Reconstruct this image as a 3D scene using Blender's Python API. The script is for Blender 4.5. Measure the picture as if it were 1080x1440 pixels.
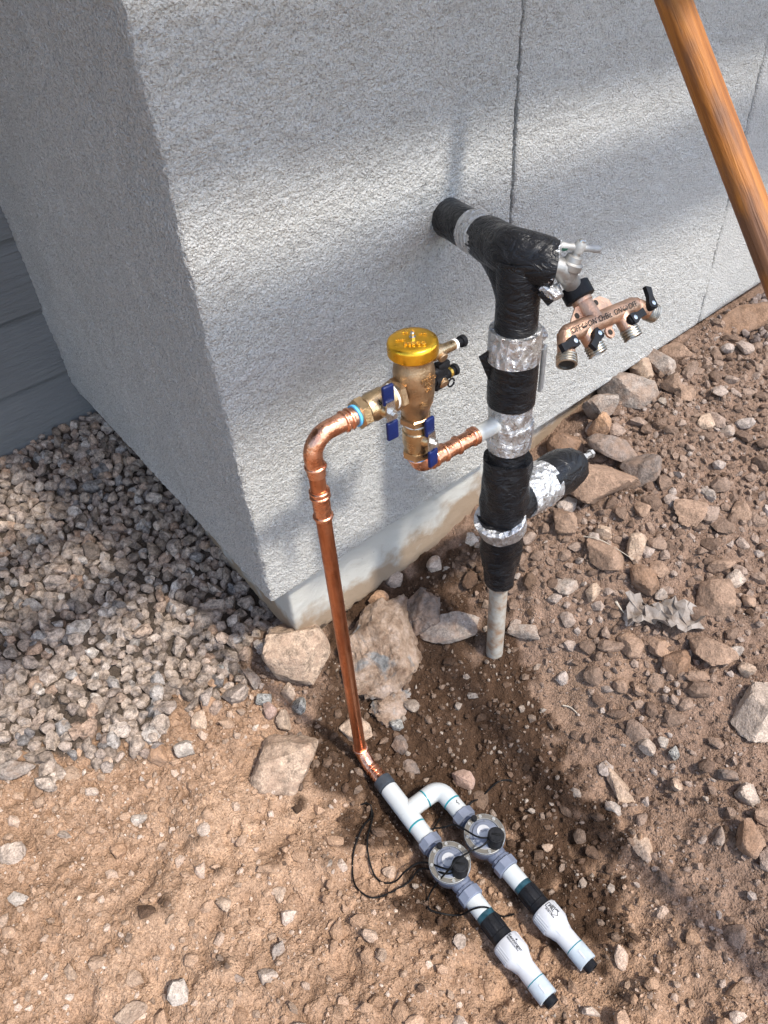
import bpy, bmesh, math, random
import numpy as np
from mathutils import Matrix, Vector
random.seed(7); RNG = np.random.default_rng(11)
for o in list(bpy.data.objects): bpy.data.objects.remove(o)
scene = bpy.context.scene; COL = scene.collection
# ------------------------------------------------------------------ camera, sky, sun, exposure
cd = bpy.data.cameras.new('camera'); cam = bpy.data.objects.new('camera', cd); COL.objects.link(cam)
cd.sensor_fit = 'VERTICAL'; cd.sensor_height = 36.0; cd.lens = 36.0*1080/1440; cd.clip_start = .02; cd.clip_end = 300
CR = ((0.753064,0.483835,-0.445868),(-0.655286,0.490650,-0.574336),(-0.059119,0.724683,0.686542))
CAM = Vector((-0.44681,-0.89826,1.28631))
cam.matrix_world = Matrix.Translation(CAM) @ Matrix(CR).to_4x4()
scene.camera = cam
scene.render.resolution_x = 768; scene.render.resolution_y = 1024
SUN = Vector((.13,-.53,.84)).normalized()
world = bpy.data.worlds.new('World'); scene.world = world; world.use_nodes = True
wn = world.node_tree.nodes; sky = wn.new('ShaderNodeTexSky'); sky.sky_type = 'NISHITA'; sky.sun_disc = False
sky.sun_elevation = math.asin(SUN.z); sky.sun_rotation = math.atan2(SUN.x, SUN.y)
sky.air_density = 1.0; sky.dust_density = 1.4; sky.ozone_density = 1.0
world.node_tree.links.new(sky.outputs[0], wn['Background'].inputs[0]); wn['Background'].inputs[1].default_value = .15
sl = bpy.data.lights.new('sun','SUN'); sl.energy = 1.8; sl.angle = math.radians(4); sl.color = (1,.945,.865)
so = bpy.data.objects.new('sun', sl); COL.objects.link(so); so.location = (3,-2,4)
so.rotation_euler = SUN.to_track_quat('Z','Y').to_euler()
vs = scene.view_settings; vs.view_transform = 'Standard'; vs.look = 'None'; vs.gamma = 1; vs.use_curve_mapping = False; vs.exposure = 1.58
# ------------------------------------------------------------------ node helper
class NT:
    def __init__(s, name):
        s.m = bpy.data.materials.new(name); s.m.use_nodes = True; s.t = s.m.node_tree; s.n = s.t.nodes
        s.b = s.n['Principled BSDF']; s.co = s.n.new('ShaderNodeTexCoord').outputs['Object']
    def pos(s): return s.n.new('ShaderNodeNewGeometry').outputs['Position']
    def link(s, a, b): s.t.links.new(a, b)
    def noise(s, scale, detail=4, rough=.55, vec=None, dist=0, out=0):
        n = s.n.new('ShaderNodeTexNoise'); n.inputs['Scale'].default_value = scale; n.inputs['Detail'].default_value = detail
        n.inputs['Roughness'].default_value = rough; n.inputs['Distortion'].default_value = dist
        s.link(vec or s.co, n.inputs['Vector']); return n.outputs[out]
    def vor(s, scale, vec=None, feature='F1', out='Distance', rnd=1):
        n = s.n.new('ShaderNodeTexVoronoi'); n.feature = feature; n.inputs['Scale'].default_value = scale; n.inputs['Randomness'].default_value = rnd
        s.link(vec or s.co, n.inputs['Vector']); return n.outputs[out]
    def ramp(s, fac, stops, interp='LINEAR'):
        n = s.n.new('ShaderNodeValToRGB'); n.color_ramp.interpolation = interp; e = n.color_ramp.elements
        while len(e) < len(stops): e.new(.5)
        for i,(p,c) in enumerate(stops):
            e[i].position = p; e[i].color = (c,c,c,1) if isinstance(c,(int,float)) else (*c,1)
        s.link(fac, n.inputs[0]); return n.outputs[0]
    def math(s, op, a, b=0., c=None):
        n = s.n.new('ShaderNodeMath'); n.operation = op
        for i,v in enumerate((a,b) if c is None else (a,b,c)):
            if isinstance(v,(int,float)): n.inputs[i].default_value = v
            else: s.link(v, n.inputs[i])
        return n.outputs[0]
    def mix(s, fac, a, b, mode='MIX'):
        n = s.n.new('ShaderNodeMix'); n.data_type = 'RGBA'; n.blend_type = mode
        for sock,v in ((n.inputs[0],fac),(n.inputs[6],a),(n.inputs[7],b)):
            if isinstance(v,(int,float)): sock.default_value = v
            elif isinstance(v,tuple): sock.default_value = (*v,1)
            else: s.link(v, sock)
        return n.outputs[2]
    def mapping(s, scale, rot=(0,0,0), vec=None):
        n = s.n.new('ShaderNodeMapping'); n.inputs['Scale'].default_value = scale; n.inputs['Rotation'].default_value = rot
        s.link(vec or s.co, n.inputs[0]); return n.outputs[0]
    def attr(s, name):
        n = s.n.new('ShaderNodeAttribute'); n.attribute_name = name; return n.outputs['Color']
    def bump(s, h, dist, strength=1., prev=None):
        n = s.n.new('ShaderNodeBump'); n.inputs['Distance'].default_value = dist; n.inputs['Strength'].default_value = strength
        s.link(h, n.inputs['Height'])
        if prev is not None: s.link(prev, n.inputs['Normal'])
        s.link(n.outputs[0], s.b.inputs['Normal']); return n.outputs[0]
    def set(s, col=None, rough=None, metal=None, spec=None, coat=None):
        for k,v in (('Base Color',col),('Roughness',rough),('Metallic',metal),('Specular IOR Level',spec),('Coat Weight',coat)):
            if v is None: continue
            if isinstance(v,(int,float)): s.b.inputs[k].default_value = v
            elif isinstance(v,tuple): s.b.inputs[k].default_value = (*v,1)
            else: s.link(v, s.b.inputs[k])
        return s
    def rnd(s):   # one number per stone, for single stones and for stones joined in one mesh
        a = s.n.new('ShaderNodeObjectInfo').outputs['Random']; b = s.n.new('ShaderNodeNewGeometry').outputs['Random Per Island']
        return s.math('FRACT', s.math('ADD', s.math('MULTIPLY',a,7.31), b))
MAT = {}
def simple(name, col, rough=.5, metal=0., var=.12, vs_=40, bump=0., bs=300, spec=.5, coat=0.):
    t = NT(name); n = t.noise(vs_, 4, vec=t.pos())
    dark = tuple(c*(1-var*1.6) for c in col); light = tuple(min(1,c*(1+var)) for c in col)
    t.set(t.ramp(n, [(.3,dark),(.7,light)]), t.ramp(t.noise(vs_*1.7,3,vec=t.pos()), [(.3,max(0,rough-.08)),(.7,min(1,rough+.1))]), metal, spec, coat)
    if bump: t.bump(t.noise(bs,3,vec=t.pos()), bump)
    MAT[name] = t.m; return t
# ------------------------------------------------------------------ mesh helper
def V(*a): return np.array(a, float)
def unit(v): v = np.asarray(v,float); return v/np.linalg.norm(v)
def basis(d, hint=None):
    d = unit(d); h = V(0,0,1) if hint is None else unit(hint)
    if abs(d@h) > .95: h = V(1,0,0) if abs(d[0]) < .9 else V(0,1,0)
    x = unit(h-(h@d)*d); return x, np.cross(d,x), d
class MB:
    def __init__(s): s.v = []; s.f = []
    def add(s, v, f):
        o = len(s.v); s.v += [tuple(p) for p in v]; s.f += [tuple(i+o for i in q) for q in f]; return s
    def lathe(s, o, d, prof, seg=28, hint=None, rot=0., caps=True, wob=None, a0=0., a1=2*math.pi):
        x,y,d = basis(d,hint); o = np.asarray(o,float); vs = []; fs = []; full = a1-a0 > 6.28
        nn = seg if full else seg+1
        for t,r in prof:
            for k in range(nn):
                a = rot+a0+(a1-a0)*k/seg; rr = r if wob is None else r+wob(t,a)
                vs.append(o+d*t+(x*math.cos(a)+y*math.sin(a))*rr)
        for i in range(len(prof)-1):
            for k in range(seg):
                k2 = (k+1)%nn; fs.append((i*nn+k, i*nn+k2, (i+1)*nn+k2, (i+1)*nn+k))
        if caps and full:
            fs.append(tuple(range(nn-1,-1,-1))); fs.append(tuple((len(prof)-1)*nn+k for k in range(nn)))
        return s.add(vs,fs)
    def tube(s, pts, r, seg=20, caps=True, wob=None):
        P = [np.asarray(p,float) for p in pts]; n = len(P); rs = r if hasattr(r,'__len__') else [r]*n
        T = [unit(P[min(i+1,n-1)]-P[max(i-1,0)]) for i in range(n)]
        x,_,_ = basis(T[0]); vs = []; fs = []; L = 0.
        for i in range(n):
            x = unit(x-(x@T[i])*T[i]); y = np.cross(T[i],x)
            if i: L += np.linalg.norm(P[i]-P[i-1])
            for k in range(seg):
                a = 2*math.pi*k/seg; rr = rs[i]+(wob(L,a) if wob else 0)
                vs.append(P[i]+(x*math.cos(a)+y*math.sin(a))*rr)
        for i in range(n-1):
            for k in range(seg):
                k2 = (k+1)%seg; fs.append((i*seg+k,i*seg+k2,(i+1)*seg+k2,(i+1)*seg+k))
        if caps: fs.append(tuple(range(seg-1,-1,-1))); fs.append(tuple((n-1)*seg+k for k in range(seg)))
        return s.add(vs,fs)
    def box(s, c, size, R=None, bev=.0, segs=2):
        bm = bmesh.new(); bmesh.ops.create_cube(bm, size=1)
        for v in bm.verts: v.co = Vector((v.co.x*size[0], v.co.y*size[1], v.co.z*size[2]))
        if bev: bmesh.ops.bevel(bm, geom=list(bm.edges), offset=bev, segments=segs, affect='EDGES', profile=.5)
        bm.verts.index_update(); R = np.eye(3) if R is None else R
        vs = [R@np.array(v.co)+np.asarray(c,float) for v in bm.verts]; fs = [[v.index for v in f.verts] for f in bm.faces]; bm.free()
        return s.add(vs,fs)
    def plate(s, o, R, poly, th):
        n = len(poly); vs = [np.asarray(o)+R@V(x,y,z) for z in (-th/2,th/2) for x,y in poly]
        fs = [tuple(range(n-1,-1,-1)), tuple(range(n,2*n))]+[(k,(k+1)%n,n+(k+1)%n,n+k) for k in range(n)]
        return s.add(vs,fs)
def fillet(pts, r, n=8):
    P = [np.asarray(p,float) for p in pts]; out = [P[0]]
    for i in range(1,len(P)-1):
        a = unit(P[i-1]-P[i]); b = unit(P[i+1]-P[i]); ang = math.acos(max(-1,min(1,a@b))); t = r/math.tan(ang/2)
        A = P[i]+a*t; B = P[i]+b*t; c = P[i]+unit(a+b)*(r/math.sin(ang/2)); u = A-c; w = B-c; th = math.acos(max(-1,min(1,unit(u)@unit(w))))
        for k in range(n+1):
            q = k/n; out.append(c+(math.sin((1-q)*th)*u+math.sin(q*th)*w)/math.sin(th))
    out.append(P[-1]); return out
def spline(pts, n=10):
    P = [np.asarray(p,float) for p in pts]; P = [2*P[0]-P[1]]+P+[2*P[-1]-P[-2]]; out = []
    for i in range(1,len(P)-2):
        for k in range(n):
            t = k/n; a,b,c,d = P[i-1:i+3]
            out.append(.5*((2*b)+(c-a)*t+(2*a-5*b+4*c-d)*t*t+(3*b-a-3*c+d)*t**3))
    out.append(P[-2]); return out
def mesh_np(name, v, faces, smooth=True, sharp=35):
    me = bpy.data.meshes.new(name); me.from_pydata([tuple(p) for p in v], [], faces)
    if smooth:
        me.polygons.foreach_set('use_smooth', [True]*len(me.polygons))
        if sharp: me.set_sharp_from_angle(angle=math.radians(sharp))
    me.update(); return me
def fast_mesh(name, v, f, smooth=True):     # v (n,3), f (m,k) arrays
    me = bpy.data.meshes.new(name); m,k = f.shape
    me.vertices.add(len(v)); me.vertices.foreach_set('co', np.ascontiguousarray(v,dtype=np.float32).ravel())
    me.loops.add(m*k); me.loops.foreach_set('vertex_index', np.ascontiguousarray(f,dtype=np.int32).ravel())
    me.polygons.add(m); me.polygons.foreach_set('loop_start', np.arange(0,m*k,k,dtype=np.int32))
    me.polygons.foreach_set('use_smooth', np.full(m,smooth)); me.update(calc_edges=True); me.validate(); return me
def link(name, me, mat, parent=None):
    o = bpy.data.objects.new(name, me); COL.objects.link(o)
    if mat is not None and not me.materials: me.materials.append(MAT[mat] if isinstance(mat,str) else mat)
    if parent is not None: o.parent = parent
    return o
def tag(o, label=None, cat=None, group=None, kind=None):
    for k,v in (('label',label),('category',cat),('group',group),('kind',kind)):
        if v: o[k] = v
    return o
def thing(name, label, cat, loc=(0,0,0), group=None):
    o = bpy.data.objects.new(name, None); COL.objects.link(o); o.empty_display_size = .05; o.location = loc
    return tag(o,label,cat,group)
def origin(p):
    o = np.zeros(3)
    while p is not None: o = o+np.array(p.location); p = p.parent
    return o
def part(name, mb, mat, parent, sharp=35, label=None):   # world-space geometry, stored relative to the thing
    off = origin(parent); me = mesh_np(name, [np.asarray(p)-off for p in mb.v], mb.f, True, sharp)
    o = link(name, me, mat, parent)
    if label: o['label'] = label
    return o
def text_part(name, body, size, mat, parent, o, right, up, depth=.0002, align='CENTER', bold=.035):
    cu = bpy.data.curves.new(name,'FONT'); cu.body = body; cu.size = size; cu.align_x = align; cu.align_y = 'CENTER'; cu.extrude = depth; cu.resolution_u = 3; cu.offset = size*bold
    tmp = bpy.data.objects.new('tmp', cu); COL.objects.link(tmp); bpy.context.view_layer.update()
    me = bpy.data.meshes.new_from_object(tmp.evaluated_get(bpy.context.evaluated_depsgraph_get())); bpy.data.objects.remove(tmp)
    r = unit(right); u = unit(np.asarray(up)-(np.asarray(up)@r)*r); n = np.cross(r,u); off = origin(parent)
    for v in me.vertices:
        p = np.asarray(o,float)+r*v.co.x+u*v.co.y+n*v.co.z-off; v.co = Vector(p)
    me.materials.clear(); me.name = name; return link(name, me, mat, parent)
def fftnoise(ny, nx, step, lo, hi, seed, beta=1.):
    r = np.random.default_rng(seed); F = np.fft.rfft2(r.standard_normal((ny,nx)))
    ky = np.fft.fftfreq(ny,step)[:,None]; kx = np.fft.rfftfreq(nx,step)[None]; k = np.hypot(kx,ky)
    w = np.where((k>1/hi)&(k<1/lo), 1/np.maximum(k,1e-3)**beta, 0); a = np.fft.irfft2(F*w, s=(ny,nx)); return a/a.std()
def ico(sub):
    bm = bmesh.new(); bmesh.ops.create_icosphere(bm, subdivisions=sub, radius=1); v = np.array([q.co[:] for q in bm.verts]); bm.verts.index_update()
    f = np.array([[q.index for q in p.verts] for p in bm.faces]); bm.free(); return v,f
ICO = {1:ico(1), 2:ico(2), 3:ico(3), 4:ico(4), 5:ico(5)}
def stone_shape(sub, rng, planes=11, lo=.55, hi=.95, rough=.03):
    v,f = ICO[sub]; n = rng.standard_normal((planes,3)); n /= np.linalg.norm(n,axis=1)[:,None]; d = rng.uniform(lo,hi,planes)
    r = np.minimum(1.15, np.where(v@n.T>.05, d/np.maximum(v@n.T,.05), 9).min(1))
    r = r*(1+rough*rng.standard_normal(len(v)))
    if rough and sub >= 3:
        for fr,am in ((3,.05),(7,.03)):
            ph = rng.uniform(0,6.3,3); w = rng.standard_normal((3,3))*fr*.6; r = r*(1+am*np.sin(v@w[0]+ph[0])*np.sin(v@w[1]+ph[1]))
    return v*r[:,None], f
# ------------------------------------------------------------------ terrain
CP = np.array([
 (-.75,-.23,-.05),(-.3,-.62,-.06),(.1,-.99,-.05),(-.55,.28,0),(-.34,.66,.07),(-.25,.93,.10),(.01,.93,.11),(-.02,.15,-.035),
 (-.02,.4,.03),(-.05,-.05,-.045),(-.06,-.2,-.09),(-.2,-.2,-.075),(-.35,0,-.03),(-.45,-.35,-.06),(-.045,-.27,-.107),(-.05,-.38,-.112),
 (-.07,-.52,-.122),(.01,-.52,-.122),(-.09,-.75,-.104),(0,-.76,-.102),(.1,-.15,-.075),(.15,-.3,-.1),(.31,-.262,-.06),(.25,-.15,-.03),
 (.1,-.01,-.025),(.364,-.01,.012),(.55,-.01,.055),(.74,-.01,.115),(.9,-.01,.15),(1.03,-.03,.17),(1.36,-.04,.2),(1.7,-.04,.17),
 (.42,-.27,0),(.5,-.25,.06),(.6,-.3,.08),(.55,-.49,.02),(.4,-.45,-.04),(.3,-.5,-.085),(.15,-.6,-.105),(.95,-.46,.1),(.8,-.25,.14),
 (1.1,-.2,.19),(.54,-.73,0),(.3,-.85,-.04),(1.2,-.5,.12),(1.6,-.5,.12),(2,-.8,.1),(-1,-.8,-.03),(-1,.5,.03),(.4,-1.3,-.03),
 (-.2,-.8,-.07),(.12,-.8,-.085),(-.2,-.45,-.085),(.36,-.16,.0),(2.4,0,.15),(-1.6,0,0),(0,-1.8,-.03),(1.5,-1.6,.0),(.5,.6,.05),(1.5,.6,.1),(-.8,1.2,.1)])
def tps_k(r2):
    return r2*np.log(r2+1e-9)
def _fit():
    n = len(CP); d = CP[:,None,:2]-CP[None,:,:2]
    K = tps_k((d**2).sum(2))+np.eye(n)*2e-3
    P = np.c_[np.ones(n), CP[:,:2]]
    A = np.block([[K,P],[P.T,np.zeros((3,3))]])
    return np.linalg.solve(A, np.r_[CP[:,2],0,0,0])
TW = _fit()
def H0(x, y):
    x = np.asarray(x,float); y = np.asarray(y,float)
    far = np.hypot(x-.2, y+.2); w = np.clip((far-1.9)/1.2,0,1); w = w*w*(3-2*w)
    s = np.minimum(1, 2.6/np.maximum(far,1e-6)); X = .2+(x-.2)*s; Y = -.2+(y+.2)*s
    out = TW[-3]+TW[-2]*X+TW[-1]*Y
    for i in range(len(CP)):
        out = out+TW[i]*tps_k((X-CP[i,0])**2+(Y-CP[i,1])**2)
    return out*(1-w)+.0*w
# ------------------------------------------------------------------ materials
def m_stucco():
    t = NT('stucco'); p = t.pos()
    big = t.noise(3.5,3,vec=p); c = t.ramp(big,[(.3,(.59,.575,.535)),(.7,(.645,.63,.59))])
    sp = t.ramp(n1_ := t.noise(330,2,.6,vec=p),[(.34,.62),(.5,1.)]); t.set(t.mix(1,c,sp,'MULTIPLY'), .93, spec=.2)
    n1 = t.noise(300,3,.65,vec=p); v1 = t.vor(230,vec=p); n3 = t.noise(90,2,vec=p)
    h = t.math('ADD', t.math('MULTIPLY',t.ramp(n1,[(.28,0),(.72,1)]),1.1), t.math('MULTIPLY',v1,-.75))
    h = t.math('ADD', h, t.math('MULTIPLY',n3,.6)); t.bump(h,.0048,1.); MAT['stucco'] = t.m
m_stucco()
def m_foundation():
    t = NT('foundation_paint'); p = t.pos()
    st = t.mapping((4,4,60),vec=p); c = t.ramp(t.noise(3,3,vec=p),[(.3,(.50,.485,.435)),(.7,(.55,.535,.485))])
    sx = t.n.new('ShaderNodeSeparateXYZ'); t.link(p, sx.inputs[0])
    low = t.math('SUBTRACT', t.math('MULTIPLY_ADD', t.noise(14,5,vec=p), .24, -.03), t.math('SUBTRACT', sx.outputs[2], t.math('MULTIPLY',t.math('MAXIMUM',t.math('SUBTRACT',sx.outputs[0],.25),0.),.22)))
    dirt = t.ramp(low,[(0,0),(.05,.85)]); c = t.mix(dirt,c,(.3,.2,.115))
    chips = t.ramp(t.noise(45,3,vec=p),[(.69,0),(.72,.6)]); c = t.mix(chips,c,(.16,.15,.13)); t.set(c,.85,spec=.3)
    b = t.bump(t.noise(9,4,.7,vec=st),.0045); t.bump(t.noise(260,3,vec=p),.0012,1,b); MAT['foundation_paint'] = t.m
m_foundation()
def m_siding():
    t = NT('siding_paint_shaded'); p = t.mapping((5,5,150),vec=t.pos()); g = t.noise(1,5,.6,vec=p,dist=.6)
    t.set(t.ramp(t.noise(5,3,vec=t.pos()),[(.3,(.125,.127,.126)),(.7,(.15,.152,.15))]),.8,spec=.2); t.bump(g,.005); MAT['siding_paint_shaded'] = t.m  # grey paint darkened further in place of shade falling on the siding
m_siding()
def m_soil():
    t = NT('soil'); p = t.pos(); c = t.attr('soil'); n = t.noise(28,4,.7,vec=p); n2 = t.noise(330,2,.7,vec=p); v = t.vor(260,vec=p,out='Color')
    c = t.mix(1,c,t.ramp(n,[(.28,(.66,.64,.62)),(.5,(.95,.95,.95)),(.75,(1.22,1.2,1.18))]),'MULTIPLY')
    c = t.mix(1,c,t.ramp(n2,[(.3,(.7,.68,.66)),(.55,(1,1,1)),(.75,(1.3,1.28,1.25))]),'MULTIPLY')
    c = t.mix(1,c,t.ramp(v,[(0,(.8,.8,.8)),(1,(1.2,1.2,1.2))]),'MULTIPLY'); t.set(c,.95,spec=.15)
    b = t.bump(t.noise(120,3,.7,vec=p),.007,.9); t.bump(t.vor(300,vec=p),.0022,.8,b); MAT['soil'] = t.m
m_soil()
def stonemat(name, stops, speck=.35, sc=90, dust=None, dustamt=.5):
    t = NT(name); c = t.ramp(t.rnd(), stops, 'LINEAR'); p = t.pos()
    n = t.noise(sc,3,.7,vec=p); lo = 1-speck; hi = 1+speck*.7
    c = t.mix(1,c,t.ramp(n,[(.32,(lo,lo,lo)),(.5,(1,1,1)),(.68,(hi,hi,hi))]),'MULTIPLY')
    n2 = t.noise(sc*5,2,.6,vec=p); c = t.mix(1,c,t.ramp(n2,[(.35,(.75,.74,.73)),(.6,(1.12,1.12,1.12))]),'MULTIPLY')
    if dust:
        g = t.n.new('ShaderNodeNewGeometry'); k = t.ramp(t.noise(sc*.45,4,.65,vec=p),[(.42,0),(.62,dustamt)]); c = t.mix(k,c,dust)
    t.set(c,.9,spec=.25); t.bump(t.noise(sc*1.6,4,.75,vec=p),.007,.9); MAT[name] = t.m
stonemat('gravel',[(0,(.17,.13,.10)),(.2,(.30,.235,.185)),(.4,(.37,.295,.235)),(.55,(.24,.185,.15)),(.7,(.42,.345,.285)),(.82,(.32,.215,.15)),(.92,(.18,.165,.155)),(1,(.47,.41,.355))],.65,75)
stonemat('dark_gravel',[(0,(.13,.10,.085)),(.5,(.2,.155,.13)),(1,(.27,.21,.18))],.4,80)
stonemat('pebble',[(0,(.26,.155,.09)),(.25,(.38,.24,.15)),(.5,(.47,.31,.205)),(.7,(.35,.245,.17)),(.85,(.53,.385,.285)),(1,(.58,.47,.38))],.25,120)
stonemat('wet_pebble',[(0,(.065,.037,.021)),(.3,(.105,.062,.038)),(.6,(.155,.10,.066)),(.85,(.23,.165,.12)),(1,(.34,.28,.225))],.3,110)
stonemat('right_pebble',[(0,(.14,.09,.062)),(.3,(.205,.138,.098)),(.6,(.265,.183,.133)),(.85,(.31,.23,.18)),(1,(.40,.33,.28))],.3,100)
DU = (.29,.19,.13)
for k,col,sp in (('b',(.31,.205,.14),.4),('g',(.33,.275,.23),.45),('t',(.46,.34,.245),.35),('r',(.24,.145,.09),.35),('o',(.42,.25,.145),.3),('d',(.19,.15,.125),.4),
              ('l',(.45,.355,.28),.35),('w',(.48,.405,.335),.3),('s',(.38,.36,.32),.85),('p',(.5,.34,.27),.25),('c',(.48,.35,.25),.55)):
    stonemat('rock_'+k,[(0,tuple(x*.76 for x in col)),(1,tuple(x*.95 for x in col))],sp,60 if k!='s' else 170,DU if k not in 'wsl' else None,.55)
def m_concrete():
    t = NT('concrete_lump'); p = t.pos(); g = t.noise(30,6,.7,vec=p); m = t.ramp(t.noise(11,4,.6,vec=p,dist=.8),[(.38,0),(.46,1)])
    grey = t.ramp(g,[(.3,(.12,.12,.115)),(.5,(.3,.29,.275)),(.7,(.5,.48,.45))]); tan = t.ramp(g,[(.32,(.22,.135,.085)),(.5,(.46,.325,.23)),(.66,(.62,.47,.37))])
    t.set(t.mix(m,grey,tan),.92,spec=.2); b = t.bump(t.noise(70,6,.75,vec=p),.03,1.); t.bump(t.noise(350,3,vec=p),.002,.8,b); MAT['concrete_lump'] = t.m
m_concrete()
def m_copper():
    t = NT('copper'); p = t.pos(); st = t.mapping((60,60,9),vec=p); n = t.noise(1,4,.6,vec=st); n2 = t.noise(55,4,vec=p)
    c = t.ramp(n,[(.3,(.27,.09,.042)),(.5,(.52,.205,.10)),(.75,(.68,.31,.17))]); c = t.mix(t.ramp(n2,[(.5,0),(.75,.5)]),c,(.3,.1,.05))
    t.set(c,t.ramp(n2,[(.3,.26),(.7,.5)]),1.); t.bump(t.noise(90,2,vec=p),.0006); MAT['copper'] = t.m
m_copper()
def m_fit():
    t = NT('copper_fitting'); p = t.pos(); n = t.noise(60,4,vec=p); t.set(t.ramp(n,[(.3,(.62,.26,.14)),(.7,(.85,.46,.30))]),t.ramp(n,[(.3,.18),(.7,.36)]),1.); t.bump(t.noise(120,3,vec=p),.0012); MAT['copper_fitting'] = t.m
m_fit()
simple('bronze',(.46,.315,.185),.4,1.,.18,60,.0005,420)
simple('brass',(.60,.43,.245),.3,1.,.12,50,.0005,300)
simple('splitter_brass',(.58,.37,.255),.46,1.,.15,45,.0008,380)
simple('bronze_dark',(.28,.16,.085),.45,1.,.15,60)
simple('thread_metal',(.45,.42,.36),.35,1.,.3,90)
simple('gold_cap',(.85,.47,.04),.3,1.,.06,30,.0003,200)
simple('gold_light',(1.,.68,.16),.3,1.,.05,30)
simple('steel',(.62,.62,.6),.28,1.,.15,60)
simple('zinc',(.33,.32,.30),.5,.85,.2,40,.0006,200)
simple('pot_metal',(.40,.39,.36),.5,.35,.15,60,.0005,300)
simple('blue_vinyl',(.006,.014,.075),.4,0,.15,30,.0004,200,.25)
simple('blue_ring',(.1,.42,.75),.5,0,.1,60)
simple('teflon',(.75,.74,.7),.7,0,.05,60)
simple('black_plastic',(.010,.010,.011),.5,0,.25,60,.0005,300,.16)
simple('black_matte',(.006,.006,.006),.6,0,.25,60,0,300,.12)
simple('hole_dark',(.02,.015,.01),.9,0,.2,60)
def m_wrap():
    t = NT('black_tape'); p = t.pos(); st = t.mapping((1,1,2.2),vec=p); n = t.noise(30,4,.6,vec=st,dist=1.6); d = t.noise(140,5,.7,vec=p)
    c = t.mix(t.ramp(d,[(.72,0),(.78,.5)]),(.008,.008,.009),(.16,.15,.14)); t.set(c,t.ramp(n,[(.3,.22),(.7,.4)]),spec=.28); t.bump(n,.007,.8); MAT['black_tape'] = t.m
m_wrap()
def m_foil():
    t = NT('foil_tape'); p = t.pos(); v = t.vor(95,vec=t.mapping((1,1,.45),vec=p),feature='F1'); n = t.noise(85,5,.65,vec=p,dist=1.)
    t.set(t.ramp(n,[(.3,(.42,.41,.40)),(.6,(.68,.68,.67))]),t.ramp(n,[(.35,.22),(.65,.42)]),.85); b = t.bump(v,.006,.8); t.bump(n,.006,.8,b); MAT['foil_tape'] = t.m
m_foil()
def m_galv():
    t = NT('weathered_pipe'); p = t.pos(); n = t.noise(35,5,.65,vec=p); c = t.ramp(n,[(.36,(.24,.15,.092)),(.52,(.31,.275,.225)),(.72,(.38,.365,.325))])
    t.set(c,.6,.0,.4); t.bump(t.noise(150,4,vec=p),.0012); MAT['weathered_pipe'] = t.m
m_galv()
simple('grey_pipe',(.52,.52,.48),.45,.2,.15,30,.0004,200)
simple('pvc_white',(.43,.445,.43),.32,0,.03,20,0,300,.5)
simple('pvc_cap',(.43,.43,.43),.4,0,.03,20)
simple('pvc_dirty',(.37,.41,.43),.4,0,.08,60)
simple('teal_glue',(.01,.22,.26),.35,0,.2,90)
simple('teal_dark',(.012,.05,.065),.35,0,.3,90)
simple('valve_grey',(.105,.118,.155),.42,0,.1,40,.0004,200)
simple('valve_light',(.155,.172,.215),.4,0,.1,40)
simple('ring_taupe',(.13,.118,.098),.4,.1,.12,60)
simple('rim_light',(.36,.36,.34),.3,.4,.05,60)
simple('adapter_grey',(.035,.042,.05),.5,0,.2,60)
simple('print_black',(.01,.01,.01),.6)
simple('sticker_white',(.46,.46,.46),.5)
simple('green_paint',(.01,.10,.06),.5)
def m_wood():
    t = NT('varnished_wood'); p = t.mapping((30,30,1.2),vec=t.co); n = t.noise(3.5,6,.65,vec=p,dist=.6); c = t.ramp(n,[(.3,(.18,.058,.009)),(.48,(.30,.105,.016)),(.7,(.39,.155,.026))])
    k = t.ramp(t.noise(3.,3,.6,vec=t.mapping((8,8,2.2),vec=t.co)),[(.53,0),(.66,.8)]); c = t.mix(k,c,(.10,.05,.03))
    g = t.ramp(t.noise(9,5,.7,vec=t.mapping((40,40,1.0),vec=t.co)),[(.60,0),(.66,.55)]); c = t.mix(g,c,(.1,.045,.02)); t.set(c,.55,spec=.3); t.bump(n,.0025); MAT['varnished_wood'] = t.m
m_wood()
def m_paper():
    t = NT('dusty_paper'); n = t.noise(40,5,.65,vec=t.pos()); t.set(t.ramp(n,[(.35,(.14,.105,.078)),(.6,(.25,.215,.185))]),.85); t.bump(t.noise(90,4,vec=t.pos()),.002); MAT['dusty_paper'] = t.m
m_paper()
simple('dry_straw',(.42,.36,.28),.8); simple('bark',(.12,.085,.06),.9,0,.3,20,.01,60)
for nm in ('pvc_white','pvc_cap','pvc_dirty','valve_grey','valve_light'):
    m_ = MAT[nm]; t = NT.__new__(NT); t.m = m_; t.t = m_.node_tree; t.n = t.t.nodes; t.b = t.n['Principled BSDF']; t.co = None
    src = t.b.inputs['Base Color'].links[0].from_socket; p_ = t.pos(); sx_ = t.n.new('ShaderNodeSeparateXYZ'); t.link(p_, sx_.inputs[0])
    k_ = t.ramp(t.math('ADD', t.noise(55,5,.7,vec=p_), t.math('MULTIPLY', t.math('SUBTRACT',-.078,sx_.outputs[2]), 9.)), [(.56,0),(.74,.75)])
    t.link(t.mix(k_, src, (.26,.165,.10)), t.b.inputs['Base Color'])
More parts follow.
